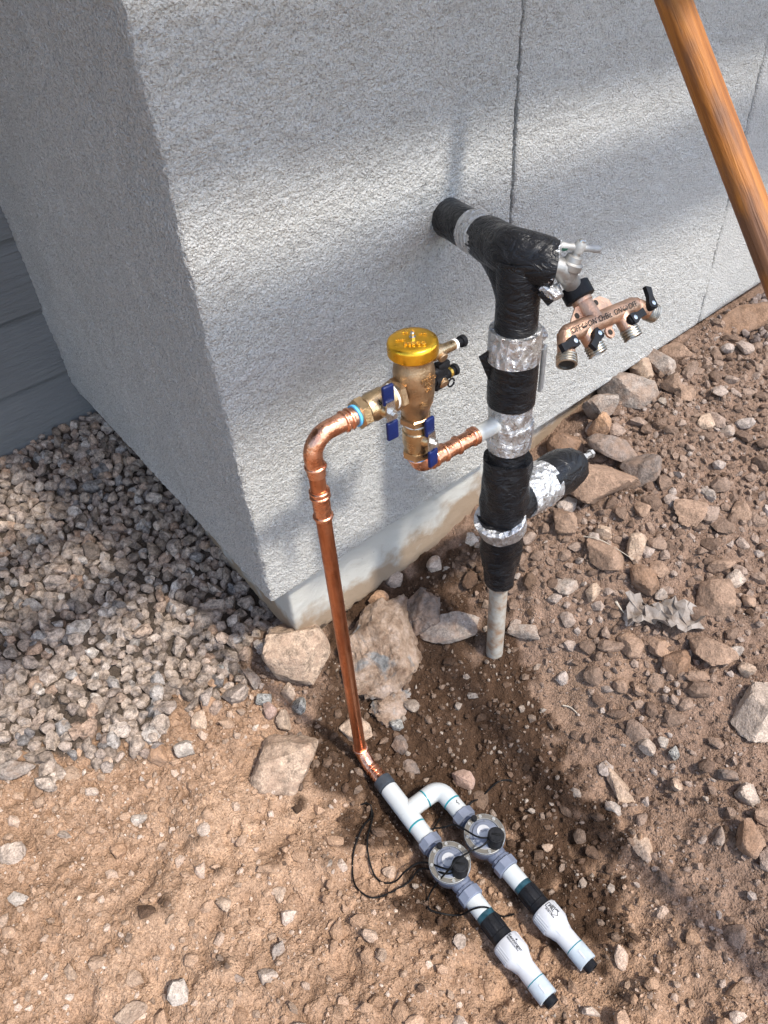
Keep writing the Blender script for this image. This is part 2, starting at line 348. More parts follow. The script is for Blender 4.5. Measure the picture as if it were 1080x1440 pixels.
# ------------------------------------------------------------------ ground: one sheet, fine in the middle, coarse to the horizon
FS = .0042
def axis(a, b):
    mid = np.arange(a, b+1e-6, FS); k = FS*1.35**np.arange(1,31); k = np.cumsum(k); k = k[k<60]
    return np.r_[(a-k)[::-1], mid, b+k], len(k)
GX, gpx = axis(-.86, 1.62); GY, gpy = axis(-1.12, .98)
XX, YY = np.meshgrid(GX, GY); NY, NX = XX.shape
inx = slice(gpx, NX-gpx); iny = slice(gpy, NY-gpy); my, mx = NY-2*gpy, NX-2*gpx
GZ = H0(XX, YY)
def gridn(lo,hi,seed,beta=1.): return fftnoise(my,mx,FS,lo,hi,seed,beta)
N_big, N_mid, N_fin, N_grit = gridn(.12,.6,1), gridn(.03,.14,2), gridn(.010,.035,3,.7), gridn(.0085,.013,4,.5)
x_, y_ = XX[iny,inx], YY[iny,inx]
def blob(cx,cy,r,p=2): return np.exp(-(((x_-cx)**2+(y_-cy)**2)/r**2)**(p/2))
def poly_mask(pts): # signed: inside test by winding
    inside = np.zeros(x_.shape,bool); n = len(pts)
    for i in range(n):
        (x1,y1),(x2,y2) = pts[i],pts[(i+1)%n]
        c = ((y1>y_)!=(y2>y_)); xi = (x2-x1)*(y_-y1)/((y2-y1) if y2!=y1 else 1e-9)+x1; inside ^= c&(x_<xi)
    return inside
GRAVEL_EDGE = [(-.9,.40),(-.68,.26),(-.568,.19),(-.516,.12),(-.425,.07),(-.335,.015),(-.253,.075),(-.2,.05),(-.143,.03),(-.085,.075),(.0,.10)]
def gravel_side(x,y):
    ex = np.array([p[0] for p in GRAVEL_EDGE]); ey = np.array([p[1] for p in GRAVEL_EDGE]); return y-np.interp(x,ex,ey)
gm = np.clip(gravel_side(x_+.012*N_mid, y_+.02*N_mid)/.06+.5,0,1)
wet = np.zeros_like(x_)
for cx,cy,r in ((-.03,-.22,.13),(.06,-.33,.15),(.12,-.45,.14),(.11,-.58,.12),(.06,-.7,.08),(-.09,-.35,.08),(.2,-.18,.14),(.14,-.06,.1),(.33,-.1,.1),(-.12,-.52,.06),(.18,-.36,.13),(.3,-.3,.07)):
    wet = np.maximum(wet, blob(cx,cy,r*1.15,3))
wet = np.clip((wet+.16*N_mid+.1*N_big-.34)/.35,0,1)
dust = np.clip(np.maximum(blob(.33,-.43,.09,3),np.maximum(blob(.42,-.5,.1,3)*.8, blob(.28,-.55,.08,3)*.6))+.12*N_mid-.15,0,1)*(1-wet)
right = 1/(1+np.exp(-(x_+.45*(y_+.6)-.17-.03*N_big)/.05)); right = np.maximum(right, blob(.35,-.9,.25,3))
left_dust = np.clip(np.maximum(blob(-.2,-.24,.09,3),np.maximum(blob(-.31,-.2,.1,3),blob(-.45,-.3,.22,3)*.7))+.15*N_mid-.1,0,1)
smoothz = np.maximum(dust, left_dust*.7)
rel = (1-.35*right)*(.0075*N_big+.0042*N_mid*(1-.45*smoothz)+(.0021*N_fin+.0007*N_grit)*(1-.7*smoothz))
# crusts: low broken ledges where a firm layer ends
def ledge(v, h, w): return h/(1+np.exp(-v/w))
l1 = (y_+.215-.25*(x_+.3))+.012*N_mid+.006*N_fin; near1 = np.exp(-((x_+.27)/.13)**4)
rel += ledge(l1,.012,.003)*near1*np.exp(-np.clip(l1,0,1)/.12)
l2 = -(x_-.33+.5*(y_+.6))+.012*N_mid+.006*N_fin; near2 = np.exp(-((y_+.62)/.2)**4)
rel -= ledge(l2,.016,.003)*near2*np.exp(-np.clip(l2,0,1)/.1)
# shallow nests round the valves and pipes so that nothing hovers
edge = np.minimum(np.minimum(x_-GX[gpx],GX[-gpx-1]-x_),np.minimum(y_-GY[gpy],GY[-gpy-1]-y_)); fade = np.clip(edge/.08,0,1)
GZ[iny,inx] += rel*fade*(1-.5*gm)
pit = np.zeros_like(x_)
for (ax,ay,bx,by) in ((-.046,-.3,-.095,-.79),(.022,-.39,-.014,-.80)):
    dx,dy = bx-ax,by-ay; t = np.clip(((x_-ax)*dx+(y_-ay)*dy)/(dx*dx+dy*dy),0,1); d = np.hypot(x_-ax-t*dx,y_-ay-t*dy); pit = np.maximum(pit,np.clip(1-(d-.02)/.03,0,1))
zc = GZ[iny,inx]; GZ[iny,inx] = np.where(pit>0, zc*(1-pit)+np.minimum(zc,-.0985-.002*N_fin)*pit, zc)
tan = np.array((.345,.221,.142)); tan2 = np.array((.30,.19,.12)); wetc = np.array((.050,.027,.0145)); rightc = np.array((.215,.143,.102)); dustc = np.array((.25,.165,.112)); lightc = np.array((.42,.278,.182)); gravc = np.array((.08,.062,.048))
k = np.clip(.5+.35*N_big,0,1)[...,None]; colr = tan*(1-k)+tan2*k
def over(c, m): 
    global colr; colr = colr*(1-m[...,None])+c*m[...,None]
over(lightc,left_dust); over(rightc,right); over(dustc,dust); over(wetc,wet*.95); over(gravc,gm)
full = np.ones((NY,NX,4)); full[...,:3] = rightc; full[:,:NX//3,:3] = tan; full[iny,inx,:3] = colr
idx = np.arange(NY*NX).reshape(NY,NX); quads = np.stack([idx[:-1,:-1],idx[:-1,1:],idx[1:,1:],idx[1:,:-1]],-1).reshape(-1,4)
gme = fast_mesh('ground', np.stack([XX,YY,GZ],-1).reshape(-1,3), quads)
ca = gme.color_attributes.new('soil','FLOAT_COLOR','POINT'); ca.data.foreach_set('color', full.astype(np.float32).ravel())
ground = tag(link('ground', gme, 'soil'), 'bare tan and brown soil with a damp dug pit', kind='structure')
def gz(x, y):     # surface height with relief
    i = np.clip(np.searchsorted(GX,x)-1,0,NX-2); j = np.clip(np.searchsorted(GY,y)-1,0,NY-2)
    u = np.clip((x-GX[i])/(GX[i+1]-GX[i]),0,1); v = np.clip((y-GY[j])/(GY[j+1]-GY[j]),0,1)
    return (GZ[j,i]*(1-u)+GZ[j,i+1]*u)*(1-v)+(GZ[j+1,i]*(1-u)+GZ[j+1,i+1]*u)*v
def gsample(A, x, y):
    i = np.clip(((x-GX[gpx])/FS).astype(int),0,mx-1); j = np.clip(((y-GY[gpy])/FS).astype(int),0,my-1); return A[j,i]
# ------------------------------------------------------------------ house
house = thing('house','pale grey stucco house corner with painted concrete footing and grey lap siding','house',(0,0,0))
ZB = .217; ZT = 2.6
def sheet(name, prof, zs, seed, mat, parent, amp=.0010, depth=.045, back=None):
    # prof: plan polyline (n,2) with outward normals (n,2); zs: heights; closed at the bottom by a return
    P = np.array(prof[0]); Nn = np.array(prof[1]); n = len(P); m = len(zs)
    a = fftnoise(max(m,8),max(n,8),.004,.009,.03,seed,.5)[:m,:n]*amp; a = a+fftnoise(max(m,8),max(n,8),.004,.06,.5,seed+1,1.)[:m,:n]*.0011
    v = np.zeros((m+2,n,3))
    for i,z in enumerate(zs):
        v[i+2,:,:2] = P+Nn*a[i][:,None]; v[i+2,:,2] = z+(a[0]*1.5 if i==0 else 0)
    v[1] = v[2]; v[1,:,:2] -= Nn*.004; v[1,:,2] -= .0035; v[0] = v[1]; v[0,:,:2] = P-Nn*depth
    ii = np.arange((m+2)*n).reshape(m+2,n); q = np.stack([ii[:-1,:-1],ii[:-1,1:],ii[1:,1:],ii[1:,:-1]],-1).reshape(-1,4)
    return link(name, fast_mesh(name, v.reshape(-1,3), q), mat, parent)
ZS = np.r_[np.arange(ZB,1.32,.004), np.arange(1.34,ZT+.01,.06)]
YF = -.040; XC = -.056; sd = unit(V(.045,.97)); sn = V(-sd[1],sd[0])
def corner_profile():
    r = .0065; pts = []; nrm = []
    for s in np.arange(.97/.9,0,-.004): # side face from the back to the corner
        if s < r: break
        pts.append(V(XC,YF)+sd*s); nrm.append(sn)
    c = V(XC,YF)+sd*r+V(r,0)
    for k in range(1,6):
        a = math.pi-.046+(math.pi/2+.046)*k/6; d = V(math.cos(a),math.sin(a)); pts.append(c+d*r); nrm.append(d)
    for x in np.arange(XC+r,.5395,.004): pts.append(V(x,YF)); nrm.append(V(0,-1))
    pts.append(V(.5405,YF)); nrm.append(V(0,-1)); pts.append(V(.5425,YF+.003)); nrm.append(V(.5,-.5)); pts.append(V(.5428,YF+.012)); nrm.append(V(1,0)); return pts,nrm
sheet('stucco_panel', corner_profile(), ZS, 21, 'stucco', house, depth=.06)
def flat_profile(x0,x1,step=.005):
    pts = [V(x0,YF+.012),V(x0+.0003,YF+.003)]; nrm = [V(-1,0),V(-.5,-.5)]
    for x in np.r_[np.arange(x0+.002,x1-.002,step),x1-.002]: pts.append(V(x,YF)); nrm.append(V(0,-1))
    pts += [V(x1-.0003,YF+.003),V(x1,YF+.012)]; nrm += [V(.5,-.5),V(1,0)]; return pts,nrm
sheet('stucco_panel', flat_profile(.5495,1.3055), np.r_[np.arange(ZB,1.3,.005),np.arange(1.34,ZT+.01,.06)], 25, 'stucco', house)
sheet('stucco_panel', flat_profile(1.3105,4.5,.012), np.r_[np.arange(ZB,1.0,.012),np.arange(1.04,ZT+.01,.08)], 29, 'stucco', house)
for x in (.546,1.308): part('control_joint', MB().box((x,YF+.0125,(ZB+ZT)/2+.001),(.0085,.004,ZT-ZB)), 'weathered_joint' if 'weathered_joint' in MAT else 'siding_paint_shaded', house)
# footing: grid sheet with a slightly chipped lower corner
def footing():
    zs = np.arange(-.35,.2155,.006); pts = []; nrm = []
    for s in np.arange(1.0,.004,-.012): pts.append(V(0,0)+sd*s); nrm.append(sn)
    pts.append(V(.001,.001)); nrm.append(unit(V(-1,-1)))
    for x in np.arange(.006,2.0,.006): pts.append(V(x,0)); nrm.append(V(0,-1))
    for x in np.arange(2.0,4.5,.3): pts.append(V(x,0)); nrm.append(V(0,-1))
    P = np.array(pts); Nn = np.array(nrm); m,n = len(zs),len(P); a = fftnoise(m,n,.006,.014,.12,41,.8)*.0004
    arc = np.r_[0,np.cumsum(np.linalg.norm(np.diff(P,axis=0),axis=1))]; nz = np.interp(arc,np.linspace(0,arc[-1],400),np.random.default_rng(5).standard_normal(400))
    v = np.zeros((m,n,3))
    for i,z in enumerate(zs):
        und = np.clip((.006+.006*nz-z)/.012,0,1)*.018          # ragged lower edge, undercut below
        v[i,:,:2] = P+Nn*(a[i]-und)[:,None]; v[i,:,2] = z
    ii = np.arange(m*n).reshape(m,n); q = np.stack([ii[:-1,:-1],ii[:-1,1:],ii[1:,1:],ii[1:,:-1]],-1).reshape(-1,4)
    return link('footing', fast_mesh('footing', v.reshape(-1,3), q), 'foundation_paint', house)
footing()
YS = .93; BH = .1735
def board(z0):
    b = MB(); b.v = []; t = .016; zs = (z0,z0+BH+.01)
    ring = [(YS-t,z0),(YS-t*.98,z0+.003),(YS-.004,z0+BH),(YS+.002,z0+BH+.008),(YS+.012,z0+BH+.008),(YS,z0)]
    xs = (-3.2,-.0335+.0); vs = [(x,y,z) for x in (-3.2,.03) for y,z in ring]; n = len(ring)
    b.add(vs,[tuple(range(n-1,-1,-1)),tuple(range(n,2*n))]+[(k,(k+1)%n,n+(k+1)%n,n+k) for k in range(n)]); return b
for i in range(15): part('siding_board', board(.262-2*BH+i*BH), 'siding_paint_shaded', house)
part('roof_slab', MB().box((.65,1.9,ZT+.06),(7.7,3.88,.1)).box((-1.6,2.4,ZT+.06),(3.2,2.93,.09)), 'siding_paint_shaded', house)
# ------------------------------------------------------------------ added unseen frame whose beams throw the two soft bands on the wall
S_ = np.array(SUN)
def wallpt(x,z,k): return V(x,-.04,z)+S_*k
frame = thing('added_shade_frame','added unseen frame overhead whose two beams shade the wall','added shade caster',(.4,-.3,0))
for p,q,k,w in ((( -.066,1.046),(.903,.972),.66,.088),((-.065,.698),(1.19,.655),.97,.100)):
    A = wallpt(*p,k); B = wallpt(*q,k); d = unit(B-A); a = A-d*2.6; b = B+d*2.2; R = np.stack([d,unit(np.cross(V(0,0,1),d)),np.cross(d,unit(np.cross(V(0,0,1),d)))],1)
    part('shade_beam', MB().box((a+b)/2,(np.linalg.norm(b-a),w,w),R,.006,2), 'bark', frame)
    for e in (a+d*.06,b-d*.06):
        g0 = float(H0(e[0],e[1]))-.1; part('shade_post', MB().box((e[0],e[1],(g0+e[2]+.25)/2),(.0895,.091,e[2]+.25-g0),None,.005,2), 'bark', frame)
# ------------------------------------------------------------------ insulated riser
RX, RY = .312, -.262
riser = thing('insulated_riser','vertical water riser wrapped in black pipe insulation and foil tape','pipe',(RX,RY,-.06))
def wrink(seed, amp, fz=60, fa=3):
    r = random.Random(seed); ph = [r.uniform(0,6.3) for _ in range(6)]
    return lambda t,a: amp*(.6*math.sin(fz*t+2*a+ph[0])+.5*math.sin(fa*a+ph[1]+30*t)+.5*math.sin(2*fz*t-5*a+ph[2])*.6+.3*math.sin(9*a+ph[3]+fz*t))
def vl(z0,z1,r0,r1=None,n=14,seed=1,amp=.001,x=RX,y=RY,bulge=0.,seg=36):
    r1 = r0 if r1 is None else r1; pr = [(0,r0-.004)]
    for k in range(n+1): q = k/n; pr.append(((z1-z0)*q, r0+(r1-r0)*q+bulge*math.sin(math.pi*q)))
    pr.append((z1-z0,r1-.004)); return MB().lathe((x,y,z0),(0,0,1),pr,seg,wob=wrink(seed,amp))
part('stub_pipe', vl(-.12,.19,.0178,amp=.0002), 'weathered_pipe', riser)
part('insulation_sleeve', vl(.168,.262,.029,.0335,seed=2,amp=.0018), 'black_tape', riser)
part('insulation_sleeve', vl(.222,.345,.0340,.0425,seed=3,amp=.003,x=RX-.002), 'black_tape', riser)
part('insulation_sleeve', vl(.335,.475,.0395,.0385,seed=4,amp=.0028,bulge=.003), 'black_tape', riser)
part('insulation_sleeve', vl(.43,.515,.0318,.0305,seed=5,amp=.0007), 'black_tape', riser)
part('foil_band', vl(.506,.60,.0338,.0345,seed=6,amp=.0007,n=20), 'foil_tape', riser)
part('foil_band', vl(.499,.548,.0352,.0358,seed=16,amp=.0008,n=12,x=RX+.001), 'foil_tape', riser)
part('foil_band', MB().lathe((RX,RY,.508),unit(V(.24,.10,1)),[(0,.033),(.001,.0366),(.02,.0372),(.038,.0368),(.039,.033)],40,wob=wrink(51,.0011,150,4)), 'foil_tape', riser)
part('insulation_sleeve', vl(.586,.674,.0372,.0378,seed=7,amp=.0006), 'black_tape', riser)
part('foil_band', vl(.664,.712,.0398,.0372,seed=8,amp=.0009,n=16), 'foil_tape', riser)
part('insulation_sleeve', vl(.697,.818,.0308,.0315,seed=9,amp=.0005), 'black_tape', riser)
# loose corner of tape sticking out left of the sleeve, puckered foil on its right
def flap(o, R, pts, th=.0012): return MB().plate(o, R, pts, th)
part('tape_flap', flap((RX-.034,RY+.020,.660),np.array([[.75,0,.65],[-.65,0,.75],[0,1,0]]),[(-.014,.012),(0,.022),(.016,.004),(.016,-.05),(.004,-.035)]), 'black_tape', riser)
part('foil_pucker', MB().lathe((RX+.036,RY-.01,.66),(.2,0,1),[(0,.004),(.008,.011),(.02,.008),(.03,.013),(.04,.006)],18,wob=wrink(31,.002,300,4)), 'foil_tape', riser)
part('hanging_strap', MB().box((.372,-.270,.620),(.017,.006,.080),np.array([[.9,-.43,.0],[.43,.9,0],[0,0,1]]),.0026,3), 'pot_metal', riser, label='beige-grey flat strap hanging behind the sleeve')
# arm from the wall, slightly rising, meeting the riser in a tee
W0 = V(.394,-.034,.786); TC = V(RX,RY,.818); SE = V(.338,-.300,.812); ad = unit(TC-W0); al = np.linalg.norm(TC-W0)
def arm(t0,t1,r0,r1,seed,amp,n=12):
    pr = [(t0,r0-.004)]+[(t0+(t1-t0)*k/n, r0+(r1-r0)*k/n) for k in range(n+1)]+[(t1,r1-.004)]
    return MB().lathe(W0,ad,pr,36,wob=wrink(seed,amp))
part('wall_stub', arm(-.03,.03,.0235,.0235,10,.0002), 'copper', riser)
part('insulation_sleeve', arm(.012,.125,.0298,.0298,11,.0007), 'black_tape', riser)
part('foil_band', arm(.098,.152,.0306,.0306,12,.0008), 'foil_tape', riser)
# one continuous sleeve over the tee to the faucet, with a web down to the riser
tp_ = spline([W0+ad*.138,W0+ad*.19,TC+V(.004,.012,.0),SE-unit(SE-TC)*.012,SE],7)
part('insulation_sleeve', MB().tube(tp_,[.0312+.0022*math.sin(math.pi*k/(len(tp_)-1)) for k in range(len(tp_))],34,wob=wrink(13,.0006)), 'black_tape', riser)
web = MB().tube(spline([W0+ad*(al*.66)+V(0,0,-.005), TC+V(.010,.028,-.034), V(RX,RY+.002,.755),V(RX,RY,.735)],5),[.026+.0046*k/15 for k in range(16)],30,wob=wrink(14,.0005))
part('insulation_sleeve', web, 'black_tape', riser)
fx = unit(SE-TC)
part('foil_collar', MB().lathe(SE-fx*.006,fx,[(0,.0300),(.003,.0322),(.008,.0310),(.010,.024),(.008,.014)],32,wob=wrink(17,.0014,200,5)), 'foil_tape', riser)
part('foil_flap', MB().tube([SE+V(-.024,.000,-.022),SE+V(-.014,-.010,-.034),SE+V(.000,-.008,-.040),SE+V(.008,.004,-.036)],[.005,.010,.009,.005],14,wob=wrink(18,.0035,260,3)), 'foil_tape', riser)
part('tape_flap', MB().tube([SE+V(-.026,.002,-.030),SE+V(-.012,-.006,-.046),SE+V(.004,-.002,-.048)],[.004,.006,.004],12,wob=wrink(19,.0022,260,3)), 'black_tape', riser)
# lower side branch with drain tip
def side(x0,x1,r0,r1,seed,amp,n=12,z=.360,dz=-.08):
    d = unit(V(1,0,dz)); pr = [(x0,r0-.005)]+[(x0+(x1-x0)*k/n, r0+(r1-r0)*k/n) for k in range(n+1)]+[(x1,r1-.006)]
    return MB().lathe((RX,RY,z),d,pr,34,wob=wrink(seed,amp))
part('insulation_sleeve', side(.0,.08,.0375,.0395,20,.0016), 'black_tape', riser)
part('foil_band', side(.042,.092,.0405,.0418,21,.0012), 'foil_tape', riser)
part('foil_band', side(.086,.112,.0422,.0425,26,.0012), 'foil_tape', riser)
part('insulation_sleeve', MB().lathe((RX,RY,.360),unit(V(1,0,-.08)),[(.100,.036),(.102,.0412),(.13,.0425),(.155,.0418),(.178,.0385),(.194,.0335),(.201,.026),(.203,.012)],34,wob=wrink(22,.0026)), 'black_tape', riser)
part('foil_band', MB().lathe((RX-.002,RY,.318),unit(V(-.34,-.08,1)),[(0,.036),(.002,.0440),(.032,.0446),(.034,.037)],36,wob=wrink(23,.0016,120)), 'foil_tape', riser)
part('drain_tip', MB().lathe((RX+.19,RY,.345),unit(V(1,0,-.1)),[(0,.0075),(.022,.0075),(.022,.0095),(.034,.0095),(.036,.006),(.05,.006),(.05,.0085),(.057,.0085)],6), 'zinc', riser)
part('drain_washer', MB().lathe((RX+.196,RY,.3435),unit(V(1,0,-.1)),[(0,.0135),(.004,.0135)],24), 'zinc', riser)
# galvanised nipple towards the copper
part('grey_nipple', MB().tube([(RX-.005,RY,.556),(.236,-.2565,.5555)],.0132,24), 'grey_pipe', riser)
# ------------------------------------------------------------------ hose faucet
fau = thing('hose_faucet','grey metal hose faucet with a worn cross handle at the end of the insulated arm','faucet',tuple(SE))
FB = V(.3545,-.3075,.793); OD = unit(V(-.004,-.039,-.033)); NUT = V(.3765,-.3135,.7600)
part('faucet_body', MB().tube([SE-unit(SE-TC)*.01,SE+V(.008,-.004,-.008),FB],[.0125,.0135,.0145],22), 'zinc', fau)
SD = unit(V(.366,-.3156,.8305)-FB)
part('spout', MB().tube(fillet([FB+SD*.006,FB+V(.004,-.001,-.006),NUT-OD*.004],.004,5),.0128,22), 'zinc', fau)
part('bonnet', MB().lathe(FB-SD*.004,SD,[(0,.0145),(.012,.0142),(.014,.0158),(.022,.0158),(.024,.0118),(.031,.0105),(.033,.006),(.042,.0052)],24), 'zinc', fau)
SP = FB+SD*.039; hd = unit(V(.3857,-.3353,.8268)-V(.3443,-.295,.8336))
h = part('handle', MB().lathe(SP-hd*.030,hd,[(0,.0015),(.002,.0044),(.009,.0058),(.016,.0042),(.024,.0052),(.036,.0052),(.044,.0042),(.051,.0056),(.058,.0044),(.060,.0015)],18).lathe(SP-SD*.006,SD,[(0,.0075),(.010,.0082),(.014,.0064)],20), 'pot_metal', fau)
part('handle_paint', MB().lathe(SP-hd*.0285,hd,[(0,.0036),(.0045,.0056),(.009,.0061),(.013,.0052)],18,a0=1.6,a1=4.9), 'green_paint', h)
part('handle_screw', MB().lathe(SP+SD*.0075,SD,[(0,.0052),(.003,.0050),(.0042,.003)],16), 'steel', h)
# ------------------------------------------------------------------ four-way hose splitter
spl = thing('hose_splitter','copper coloured four way hose splitter with black levers hanging from the faucet','hose splitter',tuple(NUT))
BL = V(.3041,-.352,.7395); BRt = V(.4710,-.352,.7188); BC = V(.3712,-.352,.7330); bd = unit(BRt-BL)
part('swivel_nut', MB().lathe(NUT-OD*.012,OD,[(0,.0185),(.002,.0218),(.021,.0218),(.023,.0185)],12), 'black_plastic', spl)
part('manifold_body', MB().lathe(BL-bd*.002,bd,[(0,.006),(.003,.0105),(.010,.0132),(.158,.0132),(.166,.0105),(.170,.006)],26).tube([NUT+OD*.006,NUT+OD*.016,NUT+OD*.0165,BC],[.0145,.0145,.0125,.0135],26), 'splitter_brass', spl)
FN = unit(np.cross(bd,OD)); FN = FN if FN@V(-.45,-.57,.69) > 0 else -FN     # face that looks at the viewer
Rp = np.stack([bd,-OD,FN],1)
plate_o = BC-FN*.004
part('mount_plate', MB().plate(plate_o,Rp,[(-.058,.0),(-.018,.029),(.038,.031),(.052,.022),(.056,-.0)],.0025), 'splitter_brass', spl)
part('mount_ear', MB().lathe(BC+bd*.020+OD*.022-FN*.0055,FN,[(0,.0085),(.003,.0085)],20).plate(BC+bd*.026+OD*.014-FN*.004,Rp,[(-.008,-.008),(.012,.002),(.012,.008),(-.008,.008)],.0025), 'splitter_brass', spl)
for dx,dy,r in ((-.024,.017,.0042),(.024,.024,.0042),(.020,-.022,.0042)):
    part('screw_hole', MB().lathe(BC+bd*dx-OD*dy-FN*.0022,FN,[(0,r),(.0004,r)],16), 'hole_dark', spl)
outs = ((.004,unit(OD-bd*.72),.046),(.042,OD,.042),(.124,OD,.042),(.160,unit(OD*.55+bd*.8),.040))
for i,(t,d,L) in enumerate(outs):
    o0 = BL+bd*t; pr = [(0,.0122),(L-.016,.0118),(L-.015,.0134)]
    op = part('outlet', MB().lathe(o0,d,pr,26), 'splitter_brass', spl)
    tp = [(L-.0155,.0126)]
    for k in range(4): tp += [(L-.0145+k*.0037,.0126),(L-.0130+k*.0037,.0141),(L-.0118+k*.0037,.0141),(L-.0108+k*.0037,.0126)]
    tp += [(L,.0128),(L,.0108),(L-.004,.0104)]
    part('thread', MB().lathe(o0,d,tp,28,caps=False), 'thread_metal', op)
    part('bore', MB().lathe(o0+d*(L-.004),d,[(0,.0107),(.0006,.0107)],24), 'hole_dark', op)
    # lever on the viewer's side
    lo = o0+d*.019+FN*.0115; part('lever_boss', MB().lathe(lo-FN*.006,FN,[(0,.0082),(.010,.0082),(.011,.0074)],20), 'black_plastic', op)
    ld = (unit(-bd*.9+OD*.05), unit(-bd*.75+OD*.45), unit(bd*.95-OD*.1), unit(bd*.35-OD*.95))[i]
    Rl = np.stack([ld,np.cross(FN,ld),FN],1)
    lv = part('lever', MB().plate(lo+FN*.004,Rl,[(-.006,-.007),(.0,-.0082),(.012,-.0045),(.026,-.0058),(.027,.0058),(.012,.0045),(0,.0082),(-.006,.007)],.0065), 'black_plastic', op)
    part('lever_screw', MB().lathe(lo+FN*.0072,FN,[(0,.0036),(.0012,.0034),(.0016,.0015)],12), 'steel', op)
TN = np.array(CAM)-BC; TN = unit(TN-(TN@bd)*bd)
for s,x,sz in (('OFF↔ON',-.042,.0115),('OrBit',.004,.0125),('ON↔OFF',.052,.0115)):
    text_part('lettering', s, sz, 'hole_dark', spl, BC+bd*(x+.002)+TN*.01355, bd, np.cross(TN,bd), .0003, bold=.0)
# ------------------------------------------------------------------ vacuum breaker
PX, PY, ZR = .126, -.249, .700; ZL = .5555
pvb = thing('vacuum_breaker','bronze pressure vacuum breaker with a domed gold cap and two blue handled valves','valve',(PX,PY,.58))
part('body', MB().lathe((PX,PY,.652),(0,0,1),[(0,.0185),(.006,.0195),(.014,.022),(.026,.0268),(.04,.0285),(.07,.0285),(.082,.0265),(.086,.0245),(.092,.0245),(.096,.0275),(.1,.0275)],32,wob=lambda t,a: .0012*math.cos(4*a)*math.exp(-((t-.03)/.02)**2)), 'bronze', pvb)
cp = part('cap', MB().lathe((PX,PY,.7485),(0,0,1),[(0,.027),(.0005,.0322),(.0025,.0337),(.0155,.0337),(.0188,.0328),(.0208,.0305),(.0218,.024),(.0226,.010),(.0228,.0)],44), 'gold_cap', pvb)
part('cap_stud', MB().lathe((PX,PY,.771),(0,0,1),[(0,.0048),(.003,.0048),(.003,.0030),(.008,.0030),(.009,.0022)],8), 'steel', cp)
camr = V(.753,-.655,0); upd = V(.655,.753,0)
for s,dx,dy,sz in (('FEBCO',.003,-.0150,.0095),('LF765-1',-.0155,-.004,.0042),('B',.001,.0165,.008),('PVB',-.009,.013,.0042),('150 PSI',.013,.008,.0042)):
    text_part('lettering', s, sz, 'gold_light', cp, V(PX,PY,.7722)+unit(camr)*dx+unit(upd)*dy, camr, upd, .0006, bold=0.)
vd = unit(V(-.52,-.86,0)); vr = unit(np.cross(V(0,0,1),vd)); 
for s,dz in (('FEBCO',.0),('765-1',-.008),('USA',-.016)):
    text_part('lettering', s, .0085 if dz==0 else .0065, 'brass', pvb, V(PX,PY,.722+dz)+unit(V(-.02,-1,0))*.0296, unit(V(1,-.02,0)), V(0,0,1), .0007, bold=0.)
text_part('flow_arrow', '←', .014, 'brass', pvb, V(PX,PY,.683)+unit(V(-.3,-.95,0))*.0290, unit(V(.95,-.3,0)), V(0,0,1), .0006)
# outlet side (to the left) and inlet side (downwards): hex, ball valve, hex, press ring
def ball_valve(o, d, hdl, name):
    part('hex_nut', MB().lathe(o,d,[(0,.0205),(.002,.0232),(.010,.0232),(.012,.0205)],6,rot=.3), 'bronze', pvb)
    part('thread_seal', MB().lathe(o+d*.012,d,[(0,.0182),(.003,.0176)],24), 'teflon', pvb)
    bv = part('ball_valve', MB().lathe(o+d*.0145,d,[(0,.0165),(.001,.0182),(.010,.0182),(.012,.0198),(.034,.0198),(.038,.0182),(.044,.0182)],28), 'brass', pvb)
    part('hex_end', MB().lathe(o+d*.0585,d,[(0,.0182),(.0015,.0212),(.0125,.0212),(.014,.0182)],6,rot=.3), 'brass', bv)
    c = o+d*.0375; part('stem_boss', MB().lathe(c+hdl*.012,hdl,[(0,.0105),(.010,.0098),(.014,.0075),(.016,.0075)],20), 'brass', bv)
    Rh = np.stack([unit(np.cross(V(0,0,1),hdl)),V(0,0,1),hdl],1); hc = c+hdl*.0295
    hb = part('handle', MB().plate(hc,Rh,[(-.006,-.018),(.006,-.018),(.0075,0),(.006,.018),(-.006,.018),(-.0075,0)],.0028).box(hc+V(0,0,-.0165),(.0125,.0028,.006),np.stack([Rh[:,0],hdl,V(0,0,1)],1)), 'steel', bv)
    part('handle_nut', MB().lathe(hc,hdl,[(0,.0068),(.006,.0068),(.0065,.004),(.010,.004)],6), 'steel', hb)
    for s in (1,-1):
        part('handle_grip', MB().box(hc+V(0,0,s*.0265)-hdl*(.004 if s>0 else -.001),(.0178,.0062,.029),np.stack([Rh[:,0],hdl,V(0,0,1)],1),.0026,3), 'blue_vinyl', hb)
    return o+d*.0725
e1 = ball_valve(V(PX-.026,PY+.001,ZR),V(-1,0.03,0)/np.linalg.norm(V(-1,.03,0)),unit(V(-.08,-1,.05)),'left')
e2 = ball_valve(V(PX,PY,.652),V(0,0,-1),unit(V(.10,-1,.05)),'low')
part('press_ring', MB().lathe(e1,V(-1,.03,0),[(0,.0148),(.0035,.0152),(.004,.013)],26), 'blue_ring', pvb)
part('press_ring', MB().lathe(e2,V(0,0,-1),[(0,.0148),(.003,.0152),(.0035,.013)],26), 'blue_ring', pvb)
